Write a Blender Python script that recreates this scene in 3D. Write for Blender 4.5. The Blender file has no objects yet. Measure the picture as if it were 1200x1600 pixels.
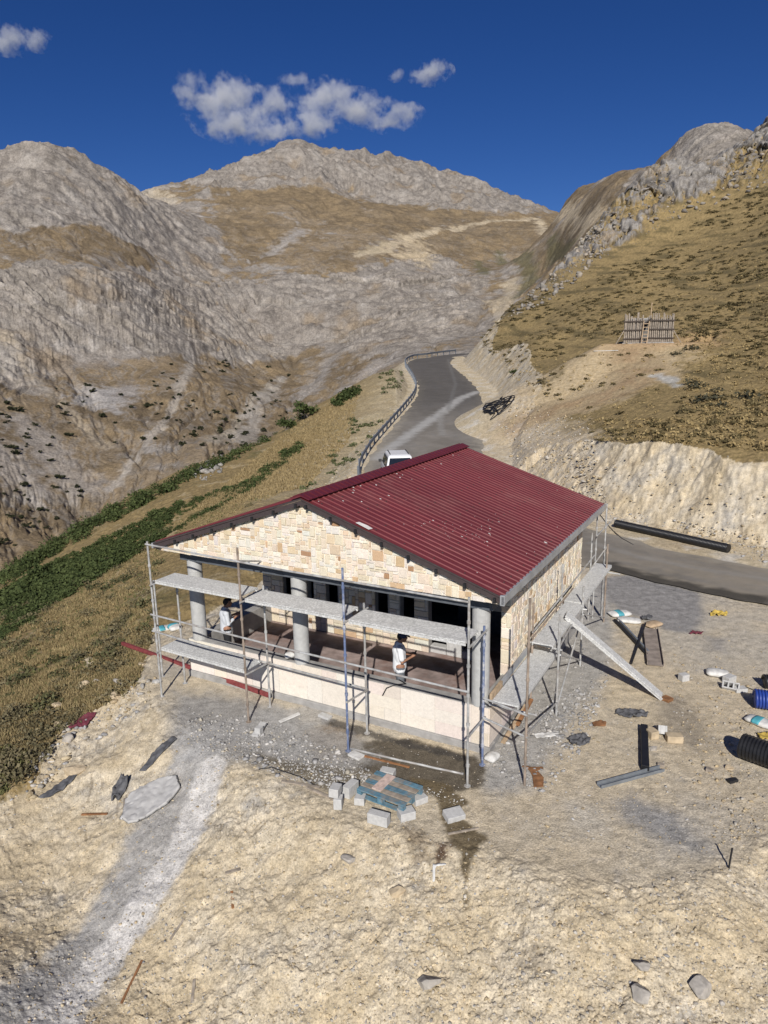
import bpy, bmesh, math, random
import numpy as np
from mathutils import Vector, Matrix, Quaternion
random.seed(7)
SC = bpy.context.scene
COL = SC.collection
# ---------------------------------------------------------------- camera
CF, CP, CR, CH = 1110.2, math.radians(12.941), math.radians(-1.055), 8.585     # focal (px of a 1600 px high frame), pitch, roll, height
_fw = np.array([0, math.cos(CP), -math.sin(CP)]); _up = np.array([0, math.sin(CP), math.cos(CP)]); _rt = np.array([1., 0, 0])
CRT = math.cos(CR)*_rt + math.sin(CR)*_up; CUP = -math.sin(CR)*_rt + math.cos(CR)*_up; CFW = _fw
cam = bpy.data.cameras.new('camera'); camo = bpy.data.objects.new('camera', cam); COL.objects.link(camo)
cam.sensor_fit = 'VERTICAL'; cam.sensor_height = 24.0; cam.sensor_width = 18.0; cam.lens = 24.0*CF/1600
cam.clip_start = 0.1; cam.clip_end = 30000
M = Matrix.Identity(4)
for i in range(3):
    M[i][0] = CRT[i]; M[i][1] = CUP[i]; M[i][2] = -CFW[i]
M[2][3] = CH
camo.matrix_world = M
SC.camera = camo
# ---------------------------------------------------------------- light
SUN_EL, SUN_AZ = math.radians(32.8), math.radians(3.0)      # the light travels towards +Y, 3 degrees to the right
w = bpy.data.worlds.new('World'); SC.world = w; w.use_nodes = True
nt = w.node_tree; nt.nodes.clear()
sky = nt.nodes.new('ShaderNodeTexSky'); sky.sky_type = 'NISHITA'; sky.sun_disc = False
sky.sun_elevation = SUN_EL; sky.sun_rotation = math.pi + SUN_AZ; sky.altitude = 3600; sky.air_density = 1.0; sky.dust_density = 0.0; sky.ozone_density = 4.0
bg = nt.nodes.new('ShaderNodeBackground'); bg.inputs['Strength'].default_value = 0.063
wo = nt.nodes.new('ShaderNodeOutputWorld')
hs = nt.nodes.new('ShaderNodeHueSaturation'); hs.inputs['Saturation'].default_value = 1.24; hs.inputs['Hue'].default_value = .5155; nt.links.new(sky.outputs[0], hs.inputs['Color']); nt.links.new(hs.outputs[0], bg.inputs[0]); nt.links.new(bg.outputs[0], wo.inputs[0])
sl = bpy.data.lights.new('sun', 'SUN'); sl.energy = 5.0; sl.angle = math.radians(0.53); sl.color = (1.0, 0.955, 0.89)
so = bpy.data.objects.new('sun', sl); COL.objects.link(so)
ld = Vector((math.sin(SUN_AZ)*math.cos(SUN_EL), math.cos(SUN_AZ)*math.cos(SUN_EL), -math.sin(SUN_EL)))
so.rotation_euler = ld.to_track_quat('-Z', 'Y').to_euler(); so.location = (0, -20, 60)
SC.view_settings.view_transform = 'Standard'; SC.view_settings.look = 'None'
SC.view_settings.exposure = 0.0; SC.view_settings.gamma = 1.0
SC.cycles.max_bounces = 6; SC.cycles.volume_bounces = 6; SC.cycles.transparent_max_bounces = 12
SC.cycles.use_denoising = True
# ---------------------------------------------------------------- helpers
def ray(px, py): return CFW*CF + CRT*(px-600) + CUP*(800-py)
def G(px, py, z=0.0):                     # ground point seen at a photo pixel, at height z
    v = ray(px, py); t = (z-CH)/v[2]; return (float(v[0]*t), float(v[1]*t), z)
def AR(px, py, r):                        # azimuth, height of a pixel at horizontal range r
    v = ray(px, py); k = r/math.hypot(v[0], v[1]); return math.atan2(v[0], v[1]), CH + v[2]*k
def P3(px, py, r):
    a, z = AR(px, py, r); return (r*math.sin(a), r*math.cos(a), z)
BTH = math.radians(28.858); BX, BY = -5.361, 17.923     # the building's front left corner and heading
def B2W(u, v, z=0.0):
    return (BX + u*math.cos(BTH) + v*math.sin(BTH), BY - u*math.sin(BTH) + v*math.cos(BTH), z)
def sm(a, b, x):
    t = np.clip((x-a)/(b-a), 0, 1); return t*t*(3-2*t)
_rng = np.random.RandomState(11)
_perm = np.concatenate([_rng.permutation(256)]*2).astype(np.int32)
_ang = _rng.rand(256)*2*np.pi; _gx = np.cos(_ang).astype(np.float32); _gy = np.sin(_ang).astype(np.float32)
def perlin(x, y, s=0):
    xi = np.floor(x); yi = np.floor(y); fx = (x-xi).astype(np.float32); fy = (y-yi).astype(np.float32)
    xi = (xi.astype(np.int64) + s*37) & 255; yi = (yi.astype(np.int64) + s*91) & 255
    x1 = (xi+1) & 255; y1 = (yi+1) & 255
    u = fx*fx*fx*(fx*(fx*6-15)+10); v = fy*fy*fy*(fy*(fy*6-15)+10)
    def g(ix, iy, dx, dy):
        h = _perm[_perm[ix]+iy]; return _gx[h]*dx + _gy[h]*dy
    a = g(xi, yi, fx, fy); b = g(x1, yi, fx-1, fy); c = g(xi, y1, fx, fy-1); d = g(x1, y1, fx-1, fy-1)
    return (a + u*(b-a) + v*((c + u*(d-c)) - (a + u*(b-a))))*1.5
def fbm(x, y, o=5, s=0, gain=0.5, lac=2.03, ridged=False):
    r = 0; amp = 1.0; tot = 0
    for i in range(o):
        n = perlin(x, y, s+i)
        if ridged: n = 1-2*np.abs(n)
        r = r + amp*n; tot += amp; amp *= gain; x = x*lac+13.7; y = y*lac-7.3
    return r/tot
def worley(x, y, s=0):
    '''distance to the nearest and second nearest cell point, and a random value per cell'''
    xi = np.floor(x).astype(np.int64); yi = np.floor(y).astype(np.int64); f1 = np.full(x.shape, 9., np.float32); f2 = f1.copy(); idv = np.zeros(x.shape, np.float32)
    for dx in (-1, 0, 1):
        for dy in (-1, 0, 1):
            h = _perm[_perm[(xi+dx+s*17) & 255]+((yi+dy+s*53) & 255)]; h2 = _perm[(h+101) & 255]
            d = ((xi+dx+h/256.-x)**2+(yi+dy+h2/256.-y)**2).astype(np.float32); m = d < f1; f2 = np.where(m, f1, np.minimum(f2, d)); f1 = np.where(m, d, f1); idv = np.where(m, _perm[(h2+37) & 255]/255., idv)
    return np.sqrt(f1), np.sqrt(f2), idv
def rbf_fit(pts, vals):                   # thin plate spline in 2-D
    p = np.array(pts, float); n = len(p)
    d2 = ((p[:, None]-p[None])**2).sum(-1); K = 0.5*d2*np.log(d2+1e-12) + np.eye(n)*1e-4
    Pm = np.hstack([np.ones((n, 1)), p]); A = np.zeros((n+3, n+3)); A[:n, :n] = K; A[:n, n:] = Pm; A[n:, :n] = Pm.T
    c = np.linalg.solve(A, np.concatenate([vals, np.zeros(3)])); return p, c
def rbf_eval(m, a, b):
    p, c = m; out = c[-3] + c[-2]*a + c[-1]*b
    for i in range(len(p)):
        d2 = (a-p[i, 0])**2 + (b-p[i, 1])**2; out = out + (0.5*c[i])*d2*np.log(d2+1e-12)
    return out
def grid_interp(m, a, b, na=260, nb=320):         # evaluates the spline on a coarse grid, then bilinearly
    a0, a1, b0, b1 = a.min(), a.max()+1e-6, b.min(), b.max()+1e-6
    ga, gb = np.meshgrid(np.linspace(a0, a1, na), np.linspace(b0, b1, nb), indexing='ij')
    g = rbf_eval(m, ga, gb)
    fa = (a-a0)/(a1-a0)*(na-1); fb = (b-b0)/(b1-b0)*(nb-1)
    i = np.clip(fa.astype(int), 0, na-2); j = np.clip(fb.astype(int), 0, nb-2); fa = fa-i; fb = fb-j
    return g[i, j]*(1-fa)*(1-fb) + g[i+1, j]*fa*(1-fb) + g[i, j+1]*(1-fa)*fb + g[i+1, j+1]*fa*fb
def poly_sd(x, y, poly):                  # signed distance to a polygon, negative inside
    p = np.array([q[:2] for q in poly], float); d = np.full(x.shape, 1e9); ins = np.zeros(x.shape, bool)
    for i in range(len(p)):
        a = p[i]; b = p[(i+1) % len(p)]; e = b-a
        t = np.clip(((x-a[0])*e[0]+(y-a[1])*e[1])/(e@e), 0, 1)
        d = np.minimum(d, (x-a[0]-t*e[0])**2 + (y-a[1]-t*e[1])**2)
        if a[1] != b[1]:
            c = ((a[1] > y) != (b[1] > y)) & (x < e[0]*(y-a[1])/(e[1])+a[0]); ins ^= c
    d = np.sqrt(d); return np.where(ins, -d, d)
def line_d(x, y, pl):                     # distance to a polyline and the parameter (index) of the nearest point
    p = np.array(pl, float)[:, :2]; d = np.full(x.shape, 1e9); s = np.zeros(x.shape); side = np.zeros(x.shape)
    for i in range(len(p)-1):
        a = p[i]; e = p[i+1]-a; t = np.clip(((x-a[0])*e[0]+(y-a[1])*e[1])/(e@e), 0, 1)
        dx = x-a[0]-t*e[0]; dy = y-a[1]-t*e[1]; dd = dx*dx+dy*dy; m = dd < d
        d = np.where(m, dd, d); s = np.where(m, i+t, s); side = np.where(m, np.sign(e[0]*dy-e[1]*dx), side)
    return np.sqrt(d), s, side
def mix(a, b, t): return a + (b-a)*t[..., None]
def link(o, parent=None):
    COL.objects.link(o)
    if parent is not None: o.parent = parent
    return o
def tag(o, label=None, cat=None, group=None, kind=None):
    for k, v in (('label', label), ('category', cat), ('group', group), ('kind', kind)):
        if v: o[k] = v
    return o
def grid_mesh(name, X, Y, Z, colr, mat, kind=None):
    n, m = X.shape; me = bpy.data.meshes.new(name)
    me.vertices.add(n*m); co = np.stack([X, Y, Z], -1).astype(np.float32).reshape(-1); me.vertices.foreach_set('co', co)
    i = np.arange(n-1)[:, None]*m + np.arange(m-1)[None]; q = np.stack([i, i+1, i+m+1, i+m], -1).reshape(-1).astype(np.int32)
    nf = (n-1)*(m-1); me.loops.add(nf*4); me.loops.foreach_set('vertex_index', q)
    me.polygons.add(nf); me.polygons.foreach_set('loop_start', np.arange(nf, dtype=np.int32)*4)
    me.polygons.foreach_set('use_smooth', np.ones(nf, bool))
    me.update(calc_edges=True)
    at = me.color_attributes.new('tint', 'FLOAT_COLOR', 'POINT')
    c4 = np.ones((n*m, 4), np.float32); c4[:, :3] = np.clip(colr.reshape(-1, 3), 0.005, 0.95); at.data.foreach_set('color', c4.reshape(-1))
    me.materials.append(mat); o = bpy.data.objects.new(name, me); link(o)
    if kind: o['kind'] = kind
    return o
# ---------------------------------------------------------------- materials
def nodes(name):
    m = bpy.data.materials.new(name); m.use_nodes = True; t = m.node_tree; return m, t, t.nodes['Principled BSDF']
def ground_mat(name, sc1, sc2, bump, rough=0.95, dist=0.05, var=0.35):
    m, t, b = nodes(name); N = t.nodes; L = t.links
    at = N.new('ShaderNodeAttribute'); at.attribute_name = 'tint'
    tc = N.new('ShaderNodeTexCoord')
    n1 = N.new('ShaderNodeTexNoise'); n1.inputs['Scale'].default_value = sc1; n1.inputs['Detail'].default_value = 8; n1.inputs['Roughness'].default_value = 0.7
    n2 = N.new('ShaderNodeTexNoise'); n2.inputs['Scale'].default_value = sc2; n2.inputs['Detail'].default_value = 4; n2.inputs['Roughness'].default_value = 0.65
    L.new(tc.outputs['Object'], n1.inputs['Vector']); L.new(tc.outputs['Object'], n2.inputs['Vector'])
    ad = N.new('ShaderNodeMath'); ad.operation = 'ADD'; L.new(n1.outputs['Fac'], ad.inputs[0]); L.new(n2.outputs['Fac'], ad.inputs[1])
    mr = N.new('ShaderNodeMapRange'); mr.inputs['From Min'].default_value = 0.7; mr.inputs['From Max'].default_value = 1.3
    mr.inputs['To Min'].default_value = 1-var; mr.inputs['To Max'].default_value = 1+var; L.new(ad.outputs[0], mr.inputs['Value'])
    mx = N.new('ShaderNodeVectorMath'); mx.operation = 'SCALE'; L.new(at.outputs['Color'], mx.inputs[0]); L.new(mr.outputs[0], mx.inputs['Scale'])
    L.new(mx.outputs[0], b.inputs['Base Color']); b.inputs['Roughness'].default_value = rough; b.inputs['Specular IOR Level'].default_value = 0.15
    bp = N.new('ShaderNodeBump'); bp.inputs['Strength'].default_value = bump; bp.inputs['Distance'].default_value = dist
    L.new(ad.outputs[0], bp.inputs['Height']); L.new(bp.outputs[0], b.inputs['Normal'])
    return m
def mat(name, col, rough=0.7, metal=0.0, var=0.15, sc=8.0, bump=0.0, spec=0.4, dist=0.01, stain=None, stain_sc=1.5, stain_amt=0.5):
    m, t, b = nodes(name); N = t.nodes; L = t.links
    tc = N.new('ShaderNodeTexCoord'); n1 = N.new('ShaderNodeTexNoise'); n1.inputs['Scale'].default_value = sc; n1.inputs['Detail'].default_value = 6
    L.new(tc.outputs['Object'], n1.inputs['Vector'])
    cr = N.new('ShaderNodeValToRGB'); e = cr.color_ramp.elements
    e[0].position = 0.3; e[1].position = 0.7
    e[0].color = (*[c*(1-var) for c in col], 1); e[1].color = (*[min(0.95, c*(1+var)) for c in col], 1)
    L.new(n1.outputs['Fac'], cr.inputs[0]); out = cr.outputs[0]
    if stain:
        n2 = N.new('ShaderNodeTexNoise'); n2.inputs['Scale'].default_value = stain_sc; n2.inputs['Detail'].default_value = 7; n2.inputs['Roughness'].default_value = 0.65
        L.new(tc.outputs['Object'], n2.inputs['Vector'])
        r2 = N.new('ShaderNodeMapRange'); r2.inputs['From Min'].default_value = 0.48; r2.inputs['From Max'].default_value = 0.66; r2.inputs['To Max'].default_value = stain_amt
        L.new(n2.outputs['Fac'], r2.inputs['Value'])
        mx = N.new('ShaderNodeMix'); mx.data_type = 'RGBA'; L.new(r2.outputs[0], mx.inputs['Factor']); L.new(out, mx.inputs['A']); mx.inputs['B'].default_value = (*stain, 1); out = mx.outputs['Result']
    L.new(out, b.inputs['Base Color']); b.inputs['Roughness'].default_value = rough; b.inputs['Metallic'].default_value = metal; b.inputs['Specular IOR Level'].default_value = spec
    if bump:
        bp = N.new('ShaderNodeBump'); bp.inputs['Strength'].default_value = bump; bp.inputs['Distance'].default_value = dist
        L.new(n1.outputs['Fac'], bp.inputs['Height']); L.new(bp.outputs[0], b.inputs['Normal'])
    return m
def tint_mat(name, rough=0.85, sc=14.0, bump=0.4, var=0.2, dist=0.015):
    return ground_mat(name, sc, sc*4, bump, rough, dist, var)
MT = dict(
    soil=ground_mat('soil', 4.0, 30.0, 0.6, dist=0.035, var=0.50), far=ground_mat('mountain_rock', 0.09, 0.55, 0.7, dist=1.2, var=0.48),
    asphalt=ground_mat('asphalt', 1.2, 40.0, 0.25, rough=0.8, dist=0.01, var=0.2),
)
# ================================================================ TERRAIN
# natural hillside: control points given as (photo column, photo row, range in metres)
NAT = [(0,1600,10.6),(0,1400,14.2),(0,1200,17.6),(0,1100,22.5),(0,1000,34),(0,905,62),
 (150,1600,10.4),(150,1300,16),(150,1200,17.8),(150,1100,20.2),(150,1000,26.5),(150,900,41),(150,815,72),
 (250,1000,23),(250,900,33),(300,850,38.5),(300,738,82),(400,800,41),(400,700,84),(480,648,91),(560,607,98),(600,587,101),(500,742,52),(560,690,63),
 (0,1000,86),(150,950,102),(300,850,118),(400,800,122),(480,760,127),(560,720,132),(600,690,136),(680,620,150),
 (600,1600,10.2),(1200,1600,10.4),(900,1500,12.2),(600,1300,15),(600,1000,22.5),(300,1300,14.5),(850,1350,12.5),(1200,1300,14.4),(1200,1100,19.3),(1000,1000,24),
 (1200,690,39),(1050,690,39.5),(940,688,43),(850,690,50),(800,715,47),(760,700,56),
 (1200,600,52),(1050,600,57),(900,600,63),(820,615,64),(1012,537,70),(1200,500,76),(880,540,86),(800,545,95),(760,560,101),
 (1100,450,106),(950,450,113),(1200,400,112),(850,480,118),(780,505,118),
 (745,527,116),(800,474,130),(870,428,150),(925,352,172),(1000,282,203),(1100,268,218),(1200,196,242),
 (1050,340,163),(1200,300,168),(980,385,150),
 (745,600,150),(800,570,172),(870,530,192),(925,470,218),(1000,400,255),(1100,400,275),(1200,330,305),(720,580,150),
 (700,600,128),(660,592,116)]
pa = []; va = []
for px, py, r in NAT:
    a, z = AR(px, py, r); pa.append((a*2.2, math.log(r))); va.append((z-CH)/(r+15))
for adeg in (-75, -40, -15, 0, 15, 40, 75):
    for r, z in ((3.0, -5.5), (420, -150 if adeg < 20 else 30)):
        pa.append((math.radians(adeg)*2.2, math.log(r))); va.append((z-CH)/(r+15))
for adeg, L in ((-70, ((12, -5), (30, -14), (80, -40))), (65, ((12, -1), (30, 4), (70, 20), (200, 80)))):
    for r, z in L: pa.append((math.radians(adeg)*2.2, math.log(r))); va.append((z-CH)/(r+15))
NATM = rbf_fit(pa, np.array(va))
ROAD = [(60,6,0.9),(30,15.5,0.25),(18,21.2,0.05),(13.7,24.2,0.02),(11.6,26.4,0.02),(9.2,29.0,0.02),(5.6,33.6,0.02),(3.4,39,0.1),(2.4,46,0.42),(3.5,54,1.05),(4.9,63,1.80),(6.3,72,2.55),(7.5,80,3.23),(8.0,87.5,3.87),(7.9,96,4.6),(7.6,104.5,5.3),(7.3,112,5.95),(7.9,119.5,6.5),(10.2,127.5,7.0),(16.5,136,7.5),(27,147,8.0),(41,161,8.6)]
def smooth_line(pl, n):
    p = np.array(pl, float)
    for _ in range(n):
        q = [p[0]]
        for i in range(len(p)-1): q += [p[i]*.75+p[i+1]*.25, p[i]*.25+p[i+1]*.75]
        q.append(p[-1]); p = np.array(q)
    return p
RL = smooth_line(ROAD, 2)
RW = np.interp(RL[:, 1], [20, 27, 40, 54, 72, 88, 130], [2.2, 2.4, 3.8, 4.15, 3.7, 3.4, 3.4])
RW = np.where(RL[:, 0] > 9.5, 2.15, RW); RW[-6:] = 3.4
PAD = [(-6.7,18.2),(-6.1,17.2),(-5.4,16.1),(-4.06,14.75),(-2.3,13.0),(-.58,11.7),(1.46,10.9),(2.96,9.95),(4.84,9.95),(6.6,11.0),(9,12.0),(14,12.5),(30,8),(34,13),(18,20.5),(12.5,24.5),(9,29),(5,33),(1,37),(-1.0,43),(-2.0,43.5),(-1.9,36),(-2.4,30),(-4.2,24.5),(-6.2,20.5)]
_cr = [AR(*q) for q in ((880,445,152),(930,410,158),(985,385,158),(1040,350,165),(1110,312,172),(1200,278,180),(1300,250,190))]; CRAG = ([math.degrees(q[0]) for q in _cr], [q[1] for q in _cr])
HUTP = [P3(940,548,68)[:2], P3(1110,545,67)[:2], P3(1110,520,74)[:2], P3(940,525,75)[:2]]
HUTZ = AR(1012,537,69.5)[1]
def near_h(x, y, detail=True):
    """height and the masks of the near terrain"""
    r = np.hypot(x, y)+1e-6; az = np.arctan2(x, y)
    q = grid_interp(NATM, az*2.2, np.log(r)) if x.size > 5000 else rbf_eval(NATM, az*2.2, np.log(r))
    nat = q*(r+15)+CH
    # natural relief
    slopey = sm(0, 25, r)
    rel = 0.16*fbm(x*0.35, y*0.35, 4, 1)*slopey + 0.9*fbm(x*0.06, y*0.06, 3, 2)*sm(30, 90, r)
    rg = fbm(x*0.055, y*0.055, 6, 21, ridged=True, gain=0.55); rg2 = fbm(x*0.16+rg, y*0.16, 4, 31, ridged=True)
    zth = np.interp(np.degrees(az), CRAG[0], CRAG[1]); nz = fbm(x*.05, y*.05, 4, 5)
    crag = sm(-3, 6, nat-zth+9*nz)*sm(.1, .2, az)
    rel = rel + crag*1.3*rg
    n2 = nat + rel
    pd = poly_sd(x, y, PAD); warp = 0.55*fbm(x*0.5, y*0.5, 4, 3)
    pd = pd + (warp+1.1*fbm(x*.22, y*.22, 3, 13)*sm(14, 26, r))*sm(0.2, 2.0, np.abs(pd)+.4)
    dd, s, side = line_d(x, y, RL); i0 = np.clip(s.astype(int), 0, len(RL)-2); f = s-i0
    rz = RL[i0, 2]*(1-f)+RL[i0+1, 2]*f; rw = RW[i0]*(1-f)+RW[i0+1]*f
    rd = dd-rw-np.where(side > 0, 0.75, 1.5)
    rd2 = rd + 0.5*warp*sm(0.5, 3, rd)
    z = n2
    pp = np.maximum(pd, 0); lo = np.maximum(-0.70*pp*pp/(pp+1.1), -400); hi = 1.05*np.maximum(pd-2.2, 0) + 0.10*np.maximum(pd, 0)
    lo2 = rz-0.62*np.maximum(rd2, 0); beh = 400*sm(128, 134, np.where(rz > 6, y, 0)*0+RL[i0, 1]); lo2 = lo2-beh; hi2 = beh+rz+1.0*np.maximum(rd2-np.where(y < 46, 1.3, 0.6), 0)+0.06*np.maximum(rd2, 0)
    ll = np.maximum(lo, lo2); fillm = (z < ll); kk = 1.3*sm(.3, 3, pp)*sm(60, 30, r); z = .5*(z+ll+np.sqrt((z-ll)**2+kk*kk))
    cutm = (z > np.minimum(hi, hi2)); z = np.minimum(z, np.minimum(hi, hi2))
    hd = poly_sd(x, y, HUTP); z = np.clip(z, HUTZ-0.5*np.maximum(hd, 0)-60*(hd > 40), HUTZ+0.9*np.maximum(hd, 0)+60*(hd > 60))
    bare = np.clip(cutm.astype(float)+fillm, 0, 1); bare = np.where((pd < 0) | (rd < 0.3), 1, bare)
    flat = np.maximum(sm(0.4, -0.4, pd), sm(0.8, -0.2, rd))
    return z, dict(nat=nat, crag=crag, pd=pd, rd=rd, bare=bare, cut=cutm, fill=fillm, flat=flat, rg=rg, rg2=rg2, dd=dd, rw=rw, hd=hd, r=r, az=az, side=side)
def hz(x, y):
    z, m = near_h(np.array([float(x)]), np.array([float(y)])); return float(z[0])
def HIT(px, py):
    '''the point of the bare terrain seen at a photo pixel'''
    v = ray(px, py); k = math.hypot(v[0], v[1]); rr = np.geomspace(4, 420, 700); x = v[0]/k*rr; y = v[1]/k*rr; zr = CH+v[2]/k*rr
    z, _ = near_h(x, y); d = zr-z; i = np.argmax(d < 0)
    if i == 0: return (float(x[-1]), float(y[-1]), float(z[-1]))
    t = d[i-1]/(d[i-1]-d[i]); r = rr[i-1]+(rr[i]-rr[i-1])*t; return (float(v[0]/k*r), float(v[1]/k*r), float(CH+v[2]/k*r))
NEAR = {}
def gz(x, y):
    '''height of the finished ground mesh'''
    i = np.interp(np.hypot(x, y), NEAR['R'], np.arange(len(NEAR['R']))); j = np.interp(np.arctan2(x, y), NEAR['A'], np.arange(len(NEAR['A'])))
    i0 = np.clip(np.floor(i).astype(int), 0, len(NEAR['R'])-2); j0 = np.clip(np.floor(j).astype(int), 0, len(NEAR['A'])-2); f = i-i0; g = j-j0; Z = NEAR['Z']
    return Z[i0, j0]*(1-f)*(1-g)+Z[i0+1, j0]*f*(1-g)+Z[i0, j0+1]*(1-f)*g+Z[i0+1, j0+1]*f*g
BARE = [(262,1062),(215,1085),(160,1110),(95,1160),(45,1215),(-60,1290),(-60,1900),(600,1900),(1300,1900),(2100,1900),(2100,1250),(1600,1100),(1300,1020),(1000,1150),(400,1120)]
def bare_poly():
    out = []
    for a, b in BARE:
        if b < 1650: out.append(HIT(a, b)[:2])
        else: q = ray(a, 1500); k = math.hypot(q[0], q[1]); out.append((q[0]/k*3.0, q[1]/k*3.0))
    return out
def make_near():
    A = np.radians(np.concatenate([np.linspace(-100, -37, 45)[:-1], np.linspace(-37, 36, 1000), np.linspace(36, 100, 45)[1:]]))
    rr = np.geomspace(2.6, 420, 6000); den = np.where(rr < 32, 5600/rr**2, np.where(rr < 46, 11.5, np.where(rr < 255, 330/rr, 120/rr))); den = np.where(rr < 6, 155, den)
    cum = np.concatenate([[0], np.cumsum((den[1:]+den[:-1])/2*np.diff(rr))]); R = np.interp(np.linspace(0, cum[-1], int(cum[-1])), cum, rr)
    rg, ag = np.meshgrid(R, A, indexing='ij'); x = rg*np.sin(ag); y = rg*np.cos(ag)
    z, m = near_h(x, y)
    pd, rd, flat, bare = m['pd'], m['rd'], m['flat'], m['bare']
    bp = poly_sd(x, y, bare_poly()); bare = np.maximum(bare, sm(.6, -.5, bp + 2.0*fbm(x*.6, y*.6, 5, 15, gain=.65)))
    # fine relief
    f1 = fbm(x*0.9, y*0.9, 6, 41, gain=0.6); f2 = fbm(x*2.3+f1, y*2.3, 5, 51, ridged=True, gain=0.6); f3 = fbm(x*9, y*9, 3, 61)
    bank = bare*(1-flat)
    f4 = fbm(x*5.2+2*f1, y*5.2, 4, 55, ridged=True, gain=.6); big = sm(24, 45, m['r'])
    near = m['r'] < 26; wq = np.zeros_like(x); wc = np.zeros_like(x); xx = x[near]+.10*f1[near]; yy = y[near]+.10*f3[near]; wx_ = xx*.8+yy*.25; acc = 0; crk = 0
    for fr, am, sd in ((2.2, .060, 1), (5.5, .034, 2), (12., .017, 3)):
        d1, d2, iv = worley(wx_*fr, yy*fr, sd); acc = acc+am*(iv-.5); crk = np.maximum(crk, sm(.14, .0, d2-d1)*(iv > .45)) if sd < 3 else crk; acc = acc-am*.45*sm(.16, 0, d2-d1)
    wq[near] = acc; wc[near] = crk; wq *= sm(-.25, .2, f1+.8*f3)
    chd, _, _ = line_d(x, y, [HIT(*q)[:2] for q in ((330,1150),(290,1220),(240,1340),(180,1450),(90,1580),(20,1700))]); chm = sm(1.1, .6, chd+.3*f1)
    z = z + bank*(1-.75*chm)*((.075+.10*big)*f1 + (.040+.03*big)*f2 + .026*f4 + .52*wq*(1-big)) + bank*chm*.02*f3 + flat*(0.016*f1+0.010*f3+.006*f4+.12*wq) + (1-bare)*(0.10*f1+0.04*f3+.03*f2)*sm(0, 10, m['r'])
    # crags: blocks pushed out along the horizontal; the same, gentler, on the fresh cuts
    cx_ = m['az']*170; cz_ = m['nat']+.35*m['r']*.0; cw_ = sm(.15, .6, m['crag']); h1 = np.zeros_like(x); h2 = h1.copy(); sel = (cw_ > 0); fx = cx_[sel]; fz = cz_[sel]; wv = fbm(fx*.12, fz*.12, 4, 201)
    d1, d2, i1 = worley(fx*.085+.5*wv, fz*.13+.5*wv, 5); e1, e2, i2 = worley(fx*.24+.4*wv, fz*.36+wv, 6); g1, g2, i3 = worley(fx*.62+wv, fz*.9, 7)
    h1[sel] = (i1-.45)*1.2-.5*sm(.16, 0, d2-d1)+.5*wv; h2[sel] = (i2-.5)*1.1-.6*sm(.2, 0, e2-e1)+.55*((i3-.5)-.5*sm(.2, 0, g2-g1))
    bf = bank*big; ba = m['az']*40; b1 = fbm(ba*.30, z*.30, 5, 221, gain=.6); b2 = fbm(ba*3, z*2.2, 4, 231, gain=.6)
    push = cw_*(2.3*h1+1.5*h2) + bf*(1.1*b1+.22*b2); z = z + cw_*.8*h2
    xo, yo = x, y; x = x-push*np.sin(ag)*.9; y = y-push*np.cos(ag)*.9
    NEAR.update(R=R, A=A, Z=z)
    # ---------------- colours (materials, with shade painted into soil cracks, hollows and crag recesses)
    n1 = fbm(x*0.15, y*0.15, 5, 71); n2 = fbm(x*0.6, y*0.6, 5, 81, gain=0.6); n3 = fbm(x*3.1, y*3.1, 5, 91, gain=0.65)
    C = lambda *c: np.array(c, np.float32)
    soil = mix(C(.48, .395, .265), C(.60, .525, .40), sm(-.4, .5, n2+0.5*n3)); soil = mix(soil, C(.36, .245, .125), sm(0.12, .6, n1*0.8+n3*.5)*.75)
    soil = mix(soil, C(.36, .345, .32), sm(0.12, .5, n2*0.7-n3*0.6)*.7); soil = mix(soil, C(.20, .145, .085), sm(.25, .6, n3*.9-.2*n2)*.55); soil = mix(soil, C(.16, .125, .085), wc*.55*(n2 > .08)); soil = soil*(1+.9*wq[..., None])
    grass = mix(C(.30, .22, .105), C(.17, .13, .06), sm(-.3, .45, n3+.3*n2)); grass = mix(grass, C(.30, .225, .11), sm(.1, .6, n2-.3*n3)*.8)
    rightm = sm(2, 8, x-.05*y)*sm(36, 50, m['r']); pt = fbm(m['az']*m['r']*.22, m['nat']*.75, 5, 401, gain=.62); grass = mix(grass, C(.105, .085, .042), rightm*sm(-.02, .34, pt+.15*n1)*.8); grass = mix(grass, C(.33, .245, .115), rightm*sm(-.1, -.45, pt)*.7)
    lefts = sm(2, -4, x-0.08*y)                        # the valley-side slope carries more green than the hillside
    grass = mix(grass, C(.095, .095, .035), lefts*sm(.1, .6, n2*.7+n1)*.55)
    rock = mix(C(.29, .272, .25), C(.165, .15, .135), sm(-.2, .5, n3+.6*m['rg2']-.2)); rock = mix(rock, C(.29, .215, .13), sm(.1, .5, n1+.4*n3)*.6)
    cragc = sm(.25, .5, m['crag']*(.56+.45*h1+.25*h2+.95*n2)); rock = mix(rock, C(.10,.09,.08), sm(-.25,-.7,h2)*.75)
    lf = (x < 0)*sm(12, 16, m['r']); grass = mix(grass, C(.40, .32, .20), lf*sm(.12, .42, n2*.8+n3*.5)*.75)
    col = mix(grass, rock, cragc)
    bm = sm(.2, .7, bare + .35*n3*(1-flat))
    # fresh spoil on the bench beside the road: pale and grey
    col = mix(col, soil, bm)
    spoil = poly_sd(x, y, [P3(752,610,80), P3(765,680,60), P3(790,735,44), P3(940,800,36), P3(938,690,43), P3(880,650,54), P3(800,622,68)])
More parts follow.
